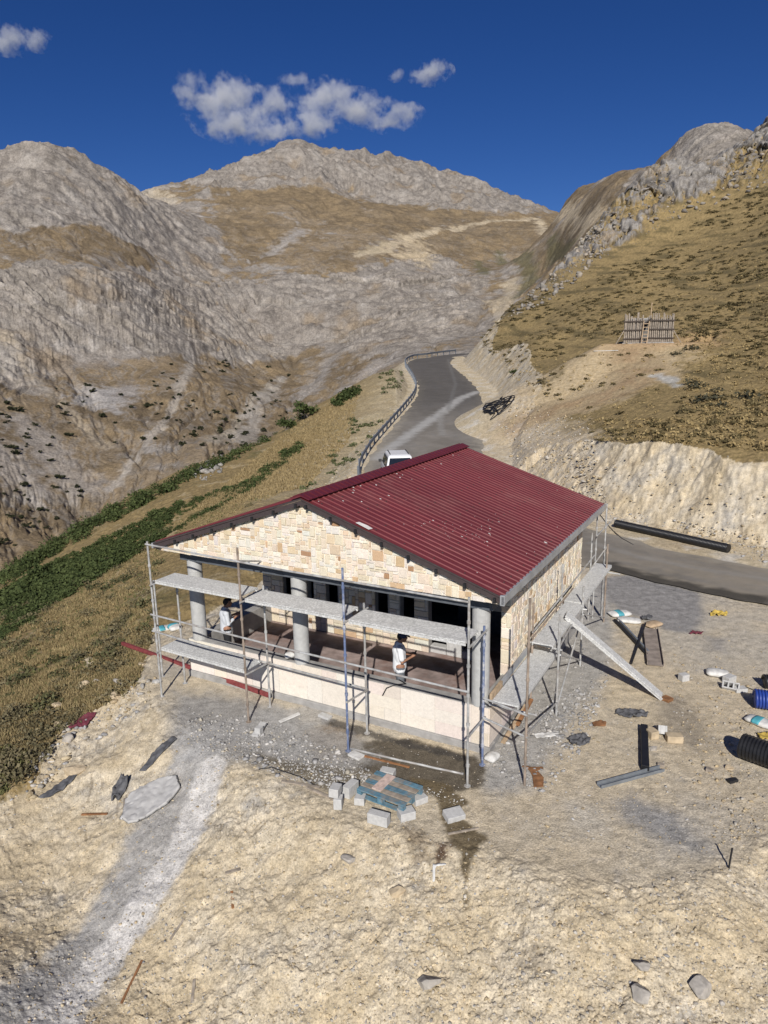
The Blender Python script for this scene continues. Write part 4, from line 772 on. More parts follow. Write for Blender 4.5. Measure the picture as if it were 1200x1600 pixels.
# ---------------------------------------------------------------- vegetation
def vegetation():
    # thick green scrub in bands along the valley edge
    V = []; F = []; T = []; n0 = 0
    def put(P, rad, n, size, flat, cols, up=.3):
        nonlocal n0
        v, f, t = leaf_quads(P, rad, n, size, flat, cols, up); V.append(v); F.append(f+n0); T.append(t); n0 += len(v)
    def done(name, kind='stuff'):
        nonlocal V, F, T, n0
        o = mesh_np(name, np.concatenate(V), np.concatenate(F), MT['leaf'], np.concatenate(T)); o['kind'] = kind; V = []; F = []; T = []; n0 = 0; return o
    G1 = ((.028,.042,.014),(.085,.105,.036)); band = [(0,925),(60,890),(150,850),(250,797),(320,775),(380,757),(470,690),(478,694),(430,740),(385,772),(300,815),(240,850),(160,900),(80,948),(0,1005)]
    P = hits(scatter_px(1500, band, 1)); nb = fbm(P[:, 0]*.12, P[:, 1]*.12, 3, 8); P = P[nb > -.32]; nb = nb[nb > -.32]; put(P, np.clip(.34+.6*nb, .16, .7)*nrg.uniform(.6, 1.3, len(P)), 80, .055, .75, G1)
    P = hits(scatter_px(300, [(0,895),(140,814),(300,735),(350,712),(470,652),(474,658),(355,724),(300,748),(150,830),(0,920)], 2)); put(P, nrg.uniform(.3, .95, len(P)), 100, .07, .8, G1)
    P = hits(scatter_px(40, [(520,628),(560,605),(562,612),(525,640)], 3)); put(P, nrg.uniform(.5, 1.0, len(P)), 50, .12, .8, G1)
    P = hits(scatter_px(26, [(590,580),(625,575),(635,600),(600,620)], 9)); put(P, nrg.uniform(.3, .6, len(P)), 40, .08, .7, ((.06,.075,.03),(.12,.13,.06)))
    P = hits(scatter_px(46, [(560,640),(600,655),(560,720),(520,745),(470,770)], 4)); put(P, nrg.uniform(.2, .45, len(P)), 40, .07, .7, ((.06,.075,.03),(.12,.13,.06)))
    done('green_scrub')
    # grey-green cushions and dry grass on the slope left of the building
    lp = [(0,960),(150,880),(300,805),(430,770),(470,755),(430,775),(250,850),(235,1000),(215,1070),(100,1140),(0,1250)]
    P = hits(scatter_px(330, lp, 5)); P = P[fbm(P[:, 0]*.3, P[:, 1]*.3, 3, 77) > -.1]; put(P, nrg.uniform(.12, .45, len(P)), 110, .030, .6, ((.085,.078,.042),(.21,.175,.10)))
    P = hits(scatter_px(150, [(0,985),(220,860),(300,820),(250,880),(240,1000),(120,1080),(0,1150)], 6)); P = P[::4]; put(P, nrg.uniform(.2, .5, len(P)), 120, .042, .65, ((.05,.055,.024),(.13,.125,.06)))
    done('cushion_plants')
    def putb(P, *q, **kw):
        nonlocal n0
        v, f, t = blades(P, *q, **kw); V.append(v); F.append(f+n0); T.append(t); n0 += len(v)
    gp = hits(scatter_px(14000, lp, 7)); gp = gp[fbm(gp[:, 0]*.45, gp[:, 1]*.45, 4, 78) > -.12]; putb(gp, .04, .15, 9, ((.18,.135,.065),(.40,.315,.165)), w=.012); putb(hits(scatter_px(2200, lp, 71)), .04, .12, 9, ((.10,.105,.04),(.20,.19,.085)), w=.014)
    putb(hits(scatter_px(5000, [(480,650),(560,615),(545,690),(480,760),(400,780),(300,800)], 8)), .08, .22, 8, ((.19,.14,.065),(.40,.31,.165)), w=.022)
    done('dry_grass')
    # dark low shrubs all over the hillside to the right
    hp = [(745,530),(800,478),(870,432),(935,420),(1010,405),(1100,330),(1200,290),(1330,270),(1330,720),(1200,706),(1050,692),(930,690),(905,640),(830,610),(800,590),(775,560)]
    px = scatter_px(4300, hp, 10); px = [q for q in px if not (880 < q[0] < 1060 and 525 < q[1] < 655 and RNG.random() < .9) and (RNG.random() < (1.0 if q[1] < 560 else .40))]
    P = hits(px); nn = fbm(P[:, 0]*.06, P[:, 1]*.06, 3, 44); P = P[nn > -.12+.3*nrg.rand(len(P))-.15]; r = nrg.uniform(.14, .55, len(P))*np.clip(.45+np.hypot(P[:, 0], P[:, 1])/180, .4, 1.3); put(P, r, 56, .065, .42, ((.065,.053,.026),(.19,.15,.072)))
    px = scatter_px(5200, hp, 11); px = [q for q in px if not (860 < q[0] < 1070 and 530 < q[1] < 655 and RNG.random() < .85)]; P = hits(px); put(P, nrg.uniform(.10, .28, len(P)), 8, .055, .9, ((.20,.145,.065),(.38,.29,.14)), -.1)
    P = hits([(1095,607),(1110,613),(1120,625),(1128,634),(1104,632),(1140,622),(1085,600)]+[(1060,552)]*2); P[:, :2] += nrg.normal(size=(len(P), 2))*.5; P[:, 2] = gz(P[:, 0], P[:, 1]); put(P, nrg.uniform(.5, .8, len(P)), 70, .1, .6, ((.03,.03,.02),(.085,.08,.05)))
    done('hillside_shrubs')
    # single bushes one can tell apart
    def bush(px, py, rad, label, cols=G1, n=260):
        x, y, z = at_px(px, py); T_ = thing('bush', label, 'bush', (x, y, z-.1)); k = 9
        c = nrg.normal(size=(k, 3))*rad*.42; c[:, 2] = np.abs(c[:, 2])*.8+rad*.25; v, f, t = leaf_quads(c, np.full(k, rad*.55), n//k*2, rad*.10, 1.0, cols)
        mesh_np('crown', v, f, MT['leaf'], t, parent=T_)
        b = MB()
        for i in range(4): b.tube([(0,0,-.1),(c[i][0]*.5,c[i][1]*.5,c[i][2]*.5),(c[i][0],c[i][1],c[i][2])], [.05*rad,.035*rad,.012*rad], 6)
        b.build('stem', MT['greywood'], T_)
    bush(482, 652, 1.6, 'rounded dark green bush at the valley edge beside the pale spoil slope')
    bush(447, 622+50, 1.2, 'small green bush on the valley edge just left of the rounded bush')
    bush(803, 585, .5, 'little green bush at the foot of the pale road cut, right of the bend')
    bush(60, 905, 1.0, 'broad leafy bush on the valley edge at the far left')
    # junipers on the far slope
    protos = []
    for q in range(3):
        k = 7; c = nrg.normal(size=(k, 3))*.42; c[:, 2] = np.abs(c[:, 2])*.8+.3; v, f, t = leaf_quads(c, np.full(k, .62), 22, .26, 1.0, ((.020,.024,.012),(.05,.052,.026))); me = mesh_np('juniper_crown_mesh', v, f, MT['leaf'], t); protos.append(me)
    regs = [(62, [(60,600),(180,590),(300,615),(330,560),(420,560),(470,600),(440,700),(330,720),(200,700),(80,690)]), (44, [(240,575),(350,560),(420,640),(400,730),(300,715),(240,650)]), (52, [(0,610),(90,690),(140,760),(90,830),(0,870)])]
    first = [True]*3; N_ = 0
    for n, rg in regs:
        for px, py in scatter_px(n, rg, 30+n):
            v = ray(px, py); kk = math.hypot(v[0], v[1]); R = np.geomspace(260, 1500, 400); d = CH+v[2]/kk*R-FARZ(v[0]/kk*R, v[1]/kk*R); i = int(np.argmax(d < 0))
            if i == 0: continue
            r = R[i]; x, y = v[0]/kk*r, v[1]/kk*r; q = RNG.randrange(3)
            if first[q]: o = protos[q]; first[q] = False
            else: o = protos[q].copy(); COL.objects.link(o)
            o.name = 'juniper'; s = RNG.choice([.8, 1.0, 1.3, 1.8])*(.8+r/1500); o.location = (x, y, FARZ(np.array([x]), np.array([y]))[0]-.1*s); o.scale = (s, s, s*RNG.uniform(.8, 1.15)); o.rotation_euler = (0, 0, RNG.uniform(0, 6.28))
            tag(o, 'small dark juniper dotted on the dry slope across the valley', 'tree', 'dark junipers on the slope across the valley'); N_ += 1
def FARZ(x, y):
    i = np.interp(np.hypot(x, y), FARG['R'], np.arange(len(FARG['R']))).round().astype(int); j = np.interp(np.arctan2(x, y), FARG['A'], np.arange(len(FARG['A']))).round().astype(int); return FARG['Z'][i, j]
vegetation()
# ---------------------------------------------------------------- stones and rubble
def rubble():
    base = []
    for q in range(6):
        b = MB(); b.blob((0,0,0), (1,1,1), random.Random(q), 1, rough=.25); base.append((np.array(b.v), np.array(b.f)))
    V = []; F = []; T = []; n0 = 0
    def put(P, s0, s1, cols, flat=.6, sink=.25):
        nonlocal n0
        for p in P:
            bv, bf = base[RNG.randrange(6)]; s = s0*(s1/s0)**(RNG.random()**2.2); a = RNG.uniform(0, 6.28); sc = np.array([s*RNG.uniform(.7, 1.4), s*RNG.uniform(.6, 1.1), s*flat*RNG.uniform(.6, 1.2)]); v = bv*sc
            v = np.stack([v[:, 0]*math.cos(a)-v[:, 1]*math.sin(a), v[:, 0]*math.sin(a)+v[:, 1]*math.cos(a), v[:, 2]], 1)+np.array([p[0], p[1], p[2]+s*flat*(1-sink)*.5]); c = np.array(RNG.choice(cols))*RNG.uniform(.75, 1.2)
            V.append(v); F.append(bf+n0); T.append(np.repeat(c[None], len(v), 0)); n0 += len(v)
    tan = [(.43,.34,.21),(.47,.39,.26),(.38,.30,.19),(.40,.37,.32)]; grey = [(.33,.32,.31),(.40,.39,.375),(.26,.255,.25),(.45,.43,.40)]
    allp = [(0,1230),(120,1150),(250,1090),(400,1150),(560,1250),(740,1330),(900,1390),(1080,1380),(1200,1280),(1200,1600),(0,1600)]
    put(hits(scatter_px(2200, allp, 41)), .008, .05, tan+tan+grey[:2], .5, .9); put(hits(scatter_px(600, [(300,1150),(250,1300),(120,1500),(60,1600),(330,1600),(420,1350),(420,1180)], 42)), .008, .04, grey)
    put(hits(scatter_px(900, [(290,1110),(420,1130),(560,1190),(600,1220),(520,1240),(400,1200),(300,1180)], 43)), .012, .06, grey+[(.50,.48,.45)]); put(hits(scatter_px(900, [(770,1130),(860,1060),(900,1000),(950,1030),(950,1100),(900,1190),(850,1240),(780,1220)], 44)), .012, .07, grey)
    put(hits(scatter_px(260, [(835,1110),(905,1075),(940,1100),(905,1180),(850,1160)], 45)), .03, .09, grey); put(hits(scatter_px(700, [(950,960),(1200,1000),(1200,1290),(1050,1360),(800,1300),(840,1240),(960,1120)], 46)), .01, .045, tan+grey[:2])
    put(hits(scatter_px(420, [(40,1190),(120,1110),(200,1060),(250,1060),(220,1110),(120,1180),(40,1260)], 47)), .02, .13, tan+grey+[(.5,.46,.4)]); put(hits(scatter_px(600, [(1050,1020),(1180,1060),(1200,1300),(1120,1330),(1060,1150)], 48)), .015, .06, tan)
    put(hits(scatter_px(1300, [(770,640),(800,620),(930,660),(930,700),(950,790),(900,790),(800,720)], 49)), .03, .16, tan+[(.50,.46,.40)]); put(hits(scatter_px(900, [(500,700),(560,650),(630,600),(640,590),(600,660),(540,760),(470,770)], 50)), .03, .12, tan)
    put(hits(scatter_px(500, [(940,790),(1200,840),(1200,880),(1000,830),(940,810)], 51)), .03, .12, tan+grey[:2]); put(hits(scatter_px(420, [(840,440),(925,350),(960,380),(900,440),(860,470),(790,500)], 52)), .12, .8, [(.26,.24,.21),(.20,.18,.16),(.31,.27,.22)], .8)
    put(hits(scatter_px(420, [(290,1105),(420,1125),(545,1170),(560,1215),(480,1235),(380,1190),(300,1165)], 57)), .02, .10, grey+[(.46,.42,.34)]); put(hits(scatter_px(260, [(470,1180),(560,1205),(700,1235),(740,1260),(600,1240),(480,1215)], 58)), .012, .04, [(.55,.54,.51),(.48,.46,.43)])
    put(hits(scatter_px(320, [(440,1185),(500,1195),(620,1215),(640,1235),(560,1235),(470,1225)], 54)), .012, .04, [(.5,.49,.47),(.45,.43,.40)])
    put(hits(scatter_px(420, [(945,705),(1200,715),(1200,860),(1050,835),(945,800)], 55)), .02, .11, tan); put(hits(scatter_px(500, [(840,440),(925,350),(1010,280),(1200,200),(1200,290),(1040,350),(930,410)], 56)), .15, .9, [(.26,.24,.21),(.20,.18,.16),(.31,.27,.22)], .8)
    put(hits(scatter_px(60, [(300,745),(340,708),(352,712),(345,740),(320,752)], 53)), .12, .5, [(.26,.245,.22),(.31,.29,.26)], .9)
    # fine angular gravel over the whole front slope and yard
    gb = []
    for q in range(5):
        bm = bmesh.new(); bmesh.ops.create_icosphere(bm, subdivisions=1, radius=1.0); bm.verts.ensure_lookup_table(); rq = random.Random(q+50); gv = np.array([v.co[:] for v in bm.verts])*np.array([[rq.uniform(.45, 1.15)] for _ in bm.verts]); gf = np.array([[v.index for v in f.verts] for f in bm.faces]); bm.free(); gb.append((gv, gf))
    def gravel(P, s0, s1, cols):
        nonlocal n0
        for q in range(5):
            p = P[q::5]; gv, gf = gb[q]; k = len(p); s = (s0*(s1/s0)**(nrg.rand(k)**2.4))[:, None, None]; a = nrg.rand(k)*6.283; ca, sa = np.cos(a)[:, None], np.sin(a)[:, None]; w_ = gv[None]*np.stack([nrg.uniform(.7, 1.5, k), nrg.uniform(.6, 1.1, k), nrg.uniform(.4, .8, k)], 1)[:, None]*s
            v = np.stack([w_[..., 0]*ca-w_[..., 1]*sa, w_[..., 0]*sa+w_[..., 1]*ca, w_[..., 2]], 2)+p[:, None]; c = np.array(cols)[nrg.randint(0, len(cols), k)]*nrg.uniform(.7, 1.25, (k, 1)); V.append(v.reshape(-1, 3)); F.append((gf[None]+(np.arange(k)*len(gv))[:, None, None]).reshape(-1, 3)+n0); T.append(np.repeat(c, len(gv), 0)); n0 += k*len(gv)
    soilc = [(.50,.41,.27),(.56,.48,.35),(.45,.36,.23),(.42,.39,.34),(.52,.46,.37),(.36,.33,.29)]
    gravel(hits(scatter_px(9000, allp, 61)), .006, .034, soilc); gravel(hits(scatter_px(3200, [(500,1350),(900,1400),(1200,1330),(1200,1600),(420,1600)], 62)), .008, .05, soilc); gravel(hits(scatter_px(3500, [(760,1080),(1200,1000),(1200,1300),(1050,1380),(760,1330),(620,1260),(300,1150),(420,1110)], 63)), .005, .024, soilc+grey)
    o = mesh_np('rubble', np.concatenate(V), np.concatenate(F), MT['rubble'], np.concatenate(T)); o['kind'] = 'stuff'
rubble()
def rock(px, py, s, m, label, flat=.65, seed=0, name='boulder', group=None):
    x, y, z = at_px(px, py); b = MB(); b.blob((0,0,0), (s, s*.75, s*flat), random.Random(seed or int(px*7+py)), 3, rough=.10); o = b.build(name, MT[m], None, bevel=0)
    o.location = (x, y, z+s*flat*.35); tag(o, label, 'rock', group)
for a in ((132,1074,.20,'stone_tan','tan boulder topmost on the grass edge left of the scaffold'),(150,1068,.14,'stone_plain','pale round stone touching the topmost tan boulder'),(187,1070,.20,'stone_plain','grey stone with a flat top above the rubble line'),
          (88,1106,.17,'stone_tan','rounded tan stone lying alone in the grass'),(91,1133,.13,'stone_tan','smooth tan stone beside the maroon cloth'),(65,1183,.14,'stone_plain','grey stone below the weathered stake in the grass'),
          (107,1158,.22,'stone_plain','flat grey slab stone at the rim of the bare slope'),(180,1092,.20,'stone_tan','long tan stone on the rim between cloth and scaffold'),(219,1042,.17,'stone_tan','reddish block by the end of the red steel beam'),(118,1210,.30,'stone_tan','large tan boulder half buried on the bare slope below the grass'),
          (668,1543,.22,'stone_plain','pointed grey boulder casting a shadow on the bank at the bottom'),(1004,1517,.17,'stone_plain','flat bluish stone set in the bank under the worn ground'),(1090,1548,.22,'stone_plain','pale flat stone low in the bank at the bottom right'),(1005,1560,.2,'stone_plain','broad flat stone just below the bluish stone'),
          (620,1340+60,.18,'stone_tan','tan stone at the head of the rough bank below the pallet'),(545,1345,.16,'stone_plain','grey stone on the bank left of the lone block'),
          (1020,1172,.15,'stone_plain','dark grey stone leaning beside the charred beam'),(772,1196,.05,'stone_plain','small stone by the torn paper sack'),(1138,1110+90,.12,'stone_tan','tan stone on the slope left of the black culvert pipe end')):
    rock(*a)
# ---------------------------------------------------------------- guard rail
def guard_rail():
    RLs = np.concatenate([[0], np.cumsum(np.hypot(*np.diff(RL[:, :2], axis=0).T))]); i0 = np.argmax(RL[:, 1] > 41.5); s = np.arange(RLs[i0], RLs[np.argmax(RL[:, 1] > 135)], 1.0)
    cx, cy, cz, wd = [np.interp(s, RLs, q) for q in (RL[:, 0], RL[:, 1], RL[:, 2], RW)]; tx = np.gradient(cx); ty = np.gradient(cy); l = np.hypot(tx, ty); tx /= l; ty /= l
    x = cx-ty*(wd+.35); y = cy+tx*(wd+.35); z = cz+.0
    T = thing('guard_rail', 'long grey steel guard rail on posts along the valley side of the road', 'guard rail', (x[0], y[0], z[0])); o = Vector((x[0], y[0], z[0])); m = MT['rail']
    prof = [(0,.78),(.045,.74),(.045,.68),(0,.63),(.045,.58),(.045,.52),(0,.48),(-.02,.48),(.02,.55),(-.02,.63),(.02,.71),(-.02,.78)]; b = MB(); vs = []; fs = []; n = len(prof)
    for i in range(len(s)):
        nx, ny = ty[i], -tx[i]
        for a, h in prof: vs.append((x[i]+nx*(a+.07)-o.x, y[i]+ny*(a+.07)-o.y, z[i]+h-o.z))
    for i in range(len(s)-1):
        for k in range(n): k2 = (k+1) % n; fs.append((i*n+k, (i+1)*n+k, (i+1)*n+k2, i*n+k2))
    b.add(vs, fs); b.build('beam', m, T)
    for i in range(0, len(s), 2):
        b = MB(); b.obox((x[i]-o.x, y[i]-o.y, z[i]-o.z+.18), (tx[i]*.035, ty[i]*.035, 0), (-ty[i]*.06, tx[i]*.06, 0), (0,0,.62)); b.build('post', m, T)
MT['rail'] = mat('rail_steel', (.16,.18,.21), .45, .4, var=.2, sc=4)
guard_rail()
# ---------------------------------------------------------------- white van
def van():
    far = Vector(G(617.8, 706, 2.1)); near = Vector(G(630, 723.7, 2.1)); d = (far-near); d.z = 0; d.normalize(); c = (far+near)/2+d*1.45; zr = float(hz(c.x, c.y))
    L = 4.35; T = thing('parked_van', 'white minivan parked on the road behind the building with black roof rails', 'van', (c.x, c.y, zr+.06), math.atan2(d.y, d.x)-0)
    white = mat('white_paint', (.74,.75,.76), .3, var=.02, spec=.6); glass = mat('van_glass', (.012,.014,.016), .08, spec=.7); trim = mat('van_trim', (.03,.03,.032), .6); tyre = mat('tyre', (.02,.02,.02), .9); rim = mat('rim', (.35,.35,.36), .4, .6); lampm = mat('lamp_glass', (.55,.56,.56), .2)
    h = L/2; b = MB(); b2 = MB()
    low = [(-h,.32),(-h+.08,.22),(h-.15,.22),(h,.34),(h,.72),(h-.25,.92),(h-.95,1.02),(-h+.02,1.02),(-h-.02,.7)]
    b.prism(low, (0,-.87,0), (1,0,0), (0,0,1), (0,1.74,0))
    top = [(-h+.03,1.02,.86),(h-.95,1.02,.86)]
    A = [(-h+.03,-.86,1.02),(h-.98,-.86,1.02),(h-.98,.86,1.02),(-h+.03,.86,1.02)]; B = [(-h+.20,-.70,1.80),(h-1.75,-.70,1.80),(h-1.75,.70,1.80),(-h+.20,.70,1.80)]; Cc = [(-h+.42,-.58,1.87),(h-1.95,-.58,1.87),(h-1.95,.58,1.87),(-h+.42,.58,1.87)]
    b.add(A+B+Cc, [(0,1,5,4),(1,2,6,5),(2,3,7,6),(3,0,4,7),(4,5,9,8),(5,6,10,9),(6,7,11,10),(7,4,8,11),(8,9,10,11),(0,3,2,1)])
    b.build('body', white, T, bevel=.05)
    def pane(p0, p1, p2, p3, nm='window'):
        q = [Vector(p) for p in (p0, p1, p2, p3)]; n = (q[1]-q[0]).cross(q[3]-q[0]).normalized(); w_ = MB(); w_.add([a+n*.012 for a in q]+[a-n*.012 for a in q], [(0,1,2,3),(7,6,5,4),(0,4,5,1),(1,5,6,2),(2,6,7,3),(3,7,4,0)]); w_.build(nm, glass, T)
    def side(s, u0, u1, a, c):   # side windows between heights
        y = lambda z: s*(.86-(z-1.02)/.78*.16+.008); pane((u0,y(1.10),1.10),(u1,y(1.10),1.10),(c,y(1.70),1.70),(a,y(1.70),1.70))
    for s in (1, -1): side(s, -h+.22, -h+1.15, -h+.36, -h+1.15); side(s, -h+1.28, -h+2.25, -h+1.28, -h+2.25); side(s, -h+2.38, h-1.22, -h+2.38, h-1.78)
    pane((h-1.0,-.74,1.09),(h-1.0,.74,1.09),(h-1.66,.62,1.73),(h-1.66,-.62,1.73), 'windscreen'); pane((-h+.03,.72,1.12),(-h+.03,-.72,1.12),(-h+.16,-.62,1.70),(-h+.16,.62,1.70), 'rear_window')
    for s in (1, -1):
        w_ = MB(); w_.tube([(-h+.5,s*.56,1.86),(-h+.6,s*.56,1.92),(h-2.1,s*.56,1.92),(h-2.0,s*.56,1.86)], .022, 8); w_.build('roof_rail', trim, T)
        w_ = MB(); w_.obox((h-1.05,s*.98,1.12), (.05,0,0), (0,.10,0), (0,0,.09)); w_.build('mirror', trim, T, bevel=.02)
        w_ = MB(); w_.obox((h-.10,s*.66,.74), (.10,0,0), (0,.16,0), (0,0,.09)); w_.build('headlight', lampm, T, bevel=.03)
        w_ = MB(); w_.obox((-h-.0,s*.76,.95), (.04,0,0), (0,.07,0), (0,0,.2)); w_.build('tail_light', mat('red_lamp', (.35,.02,.02), .3), T, bevel=.02)
        for xx in (h-.82, -h+.75):
            w_ = MB(); w_.tube([(xx,s*.70,.31),(xx,s*.90,.31)], .31, 24); t = w_.build('wheel', tyre, T); w_ = MB(); w_.tube([(xx,s*.895,.31),(xx,s*.91,.31)], .2, 16); w_.build('rim', rim, t)
    w_ = MB(); w_.obox((h-.02,0,.42), (.08,0,0), (0,.82,0), (0,0,.12)); w_.build('bumper', trim, T, bevel=.03); w_ = MB(); w_.obox((-h+.0,0,.42), (.08,0,0), (0,.82,0), (0,0,.12)); w_.build('bumper', trim, T, bevel=.03)
van()
# ---------------------------------------------------------------- hut of poles on the hill
def pole_hut():
    a = Vector(P3(975, 538, 69.3)); c = Vector(P3(1050, 536, 69.3)); a.z = c.z = 0; L = (c-a).length; d = (c-a).normalized(); T = thing('pole_hut', 'unfinished square hut shuttered with upright timber poles standing on the hillside', 'hut', (a.x, a.y, HUTZ), math.atan2(d.y, d.x))
    rng = random.Random(8); D = 3.4; H = 2.35; sc = L/4.6; m = MT['greywood']
    def row(p, q, n, gaps=()):
        b = MB(); p, q = Vector(p), Vector(q)
        for i in range(n):
            t = i/(n-1)
            if any(g0 < t < g1 for g0, g1 in gaps): continue
            o = p.lerp(q, t); h = H*rng.uniform(.93, 1.13); b.tube([(o.x,o.y,-.1),(o.x+rng.uniform(-.04,.04),o.y+rng.uniform(-.03,.03),h)], [.075,.055], 7, 0)
        return b
    b = row((0,0,0),(L,0,0), 25, ((.40,.47),)); b.build('front_poles', m, T)
    for nm, p, q in (('side_poles',(0,0,0),(0,D,0)),('side_poles',(L,0,0),(L,D,0)),('back_poles',(0,D,0),(L,D,0))): row(p, q, 18).build(nm, m, T)
    b = MB()
    for z in (.45, 1.2, 1.95): b.bar((-.15,-.10,z),(L*.39,-.10,z), .09, .10); b.bar((L*.48,-.10,z+.05),(L+.15,-.10,z), .09, .10)
    b.build('shutter_rail', mat('dark_timber', (.07,.055,.045), .9, var=.3), T)
    b = MB(); b.box((.12,.12,-.2),(.24,D-.12,2.1)); b.box((L-.24,.12,-.2),(L-.12,D-.12,2.1)); b.box((.24,D-.24,-.2),(L-.24,D-.12,2.1)); b.box((.24,.12,-.2),(L*.40,.22,2.1)); b.box((L*.48,.12,-.2),(L-.24,.22,2.1)); b.box((L*.4,.12,1.75),(L*.48,.22,2.1)); b.build('inner_wall', mat('raw_concrete', (.16,.15,.14), .95), T)
    b = MB(); b.box((.0,.14,2.1),(L*.52,D,2.22)); b.build('roof_slab', MT['render'], T)
    b = MB(); b.box((-.15,-.15,-.3),(L+.15,D+.1,.10)); b.build('footing', MT['render'], T)
    b = MB(); b.tube([(L*.53,.5,2.0),(L*.535,.5,3.55)], .045, 6); b.build('mast', MT['wood'], T); b = MB(); b.bar((L*.27,.3,2.2),(L*.27,.3,2.72), .55, .16, (1,0,0)); b.build('upright_board', MT['greywood'], T)
    b = MB(); b.bar((-.7,-.4,0),(0,-.05,1.3), .06, .06); b.bar((L+.75,-.3,0),(L,-.05,1.2), .06, .06); b.build('prop', m, T)
    b = MB(); b.bar((L*.36,-.14,1.6),(L*.55,-.14,2.2), .10, .10); b.build('brace', mat('brace_timber', (.06,.05,.045), .9), T)
    lt = thing('ladder', 'pale wooden ladder leaning on the front of the pole hut', 'ladder', (a.x+d.x*L*.30, a.y+d.y*L*.30-.75, HUTZ), math.atan2(d.y, d.x)); W = .46
    lean = lambda z: (0, .10+.25*z/2, z)
    for s in (0, W): b = MB(); b.bar((s,0,0),(s+.12,.62,2.0), .06, .07); b.build('stile', MT['wood'], lt)
    for i in range(6): t = (i+.7)/6.6; b = MB(); b.bar((.12*t,.62*t,2*t),(W+.12*t,.62*t,2*t), .05, .05); b.build('rung', MT['wood'], lt)
pole_hut()
# ---------------------------------------------------------------- pipes, hoses, cables
def corrugated(name, p, q, r, label, wall=.02, pitch=.085, amp=.018, hollow=True):
    p, q = Vector(p), Vector(q); d = (q-p); L = d.length; d.normalize(); n = int(L/pitch*4); pts = []; rs = []
    for i in range(n+1): pts.append(p+d*L*i/n); rs.append(r-(amp if i % 4 in (0, 1) else 0))
    b = MB(); b.tube(pts, rs, 24, cap=not hollow)
    if hollow:
        ip = [p+d*L*i/8 for i in range(9)]; k = len(b.v); b2 = MB(); b2.tube(ip, r-wall-amp, 24, cap=False); b.add(b2.v, [f[::-1] for f in b2.f])
        for e, off in ((0, 0), (n, 8)): 
            pass
    o = b.build(name, MT['pipe'], None); tag(o, label, 'pipe'); return o
a = HIT(962, 824); c = HIT(1138, 864); corrugated('drain_pipe', (a[0], a[1], GZ(a[0], a[1])+.20), (c[0], c[1], GZ(c[0], c[1])+.20), .185, 'long black corrugated drain pipe lying along the far edge of the road', hollow=False, pitch=.06, amp=.010)
a = HIT(1157, 1182); c = HIT(1262, 1222); corrugated('culvert_pipe', (a[0], a[1], GZ(a[0], a[1])+.26), (c[0], c[1], GZ(c[0], c[1])+.30), .27, 'wide ribbed black culvert pipe with its open end facing the yard', wall=.03, pitch=.07, amp=.022)
def coil(name, px, py, R, r, n, m, label, h=.0, cat='hose', squash=.8, upright=0.0, rings=1):
    x, y, z = at_px(px, py); T = MB(); rng = random.Random(int(px))
    pts = []; turns = n; N_ = int(turns*28)
    for i in range(N_+1):
        a = 6.2832*i/28; k = i/N_; rr = R*(1-.12*math.sin(a*.37+1))+rng.uniform(-.01,.01)
        pts.append((rr*math.cos(a), rr*squash*math.sin(a)*(1-upright), r+h*k+rr*math.sin(a)*upright+upright*R))
    T.tube(pts, r, 10); o = T.build(name, MT[m], None, smooth=True); o.location = (x, y, z); tag(o, label, cat); return o
def bundle(name, px, py, R, L, r, n, m, label, ang=0.0, cat='hose'):
    """a coil of hose standing on its side: n turns side by side"""
    x, y, z = at_px(px, py); T = MB(); pts = []; N_ = n*26
    for i in range(N_+1):
        a = 6.2832*i/26; pts.append((L*(i/N_-.5), R*math.cos(a), R+r+R*math.sin(a)))
    T.tube(pts, r, 8); T.tube([(-L/2,0,R+r),(L/2,0,R+r)], R*.9, 20); o = T.build(name, MT[m], None, smooth=True); o.location = (x, y, z); o.rotation_euler = (0, 0, ang); tag(o, label, cat)
bundle('hose_coil', 1200, 1108, .20, .62, .035, 9, 'blue', 'thick coil of bright blue hose at the edge of the yard', -.35)
bundle('hose_coil', 1206, 1076, .15, .4, .035, 6, 'pipe', 'small black coil just beyond the blue hose coil', -.2)
b = MB(); rng = random.Random(4); o0 = Vector(HIT(770, 640)); 
for q in range(6):
    pts = []; ph = [rng.uniform(0, 6) for _ in range(6)]; sx, sy = rng.uniform(.45, .9), rng.uniform(.7, 1.4); ox, oy = rng.uniform(-.4, .7), rng.uniform(-.9, .9)
    for i in range(34):
        a = 6.2832*i/rng.choice([24, 25, 26]); X_ = o0.x+ox+sx*math.sin(a+ph[0])+.35*math.sin(2*a+ph[1])+.2*math.sin(3.3*a+ph[2]); Y_ = o0.y+oy+sy*math.cos(a+ph[3])+.6*math.sin(1.7*a+ph[4]); pts.append((X_, Y_, GZ(X_, Y_)+.05+.035*q+.05*math.sin(3*a+ph[5])))
    b.tube(pts, .042, 8)
tag(b.build('hose_tangle', MT['pipe'], None, smooth=True), 'tangle of black hose dumped on the verge beside the road', 'hose')
def loose(name, pxs, r, m, label, cat, lift=.0, n=8, hgt=None):
    P = [HIT(*q) for q in pxs]; pts = []
    for i in range(len(P)-1):
        for t in (0, .34, .67): X_ = P[i][0]+(P[i+1][0]-P[i][0])*t; Y_ = P[i][1]+(P[i+1][1]-P[i][1])*t; pts.append((X_, Y_, GZ(X_, Y_)+r*.8+lift))
    X_, Y_, _ = P[-1]; pts.append((X_, Y_, GZ(X_, Y_)+r*.8+lift)); b = MB(); b.tube(pts, r, n); return tag(b.build(name, MT[m], None, smooth=True), label, cat)
loose('cable', [(1140,1073),(1152,1076),(1165,1074),(1180,1080),(1225,1084)], .012, 'cable', 'thin dark cable running from the hollow blocks to the blue hose', 'cable')
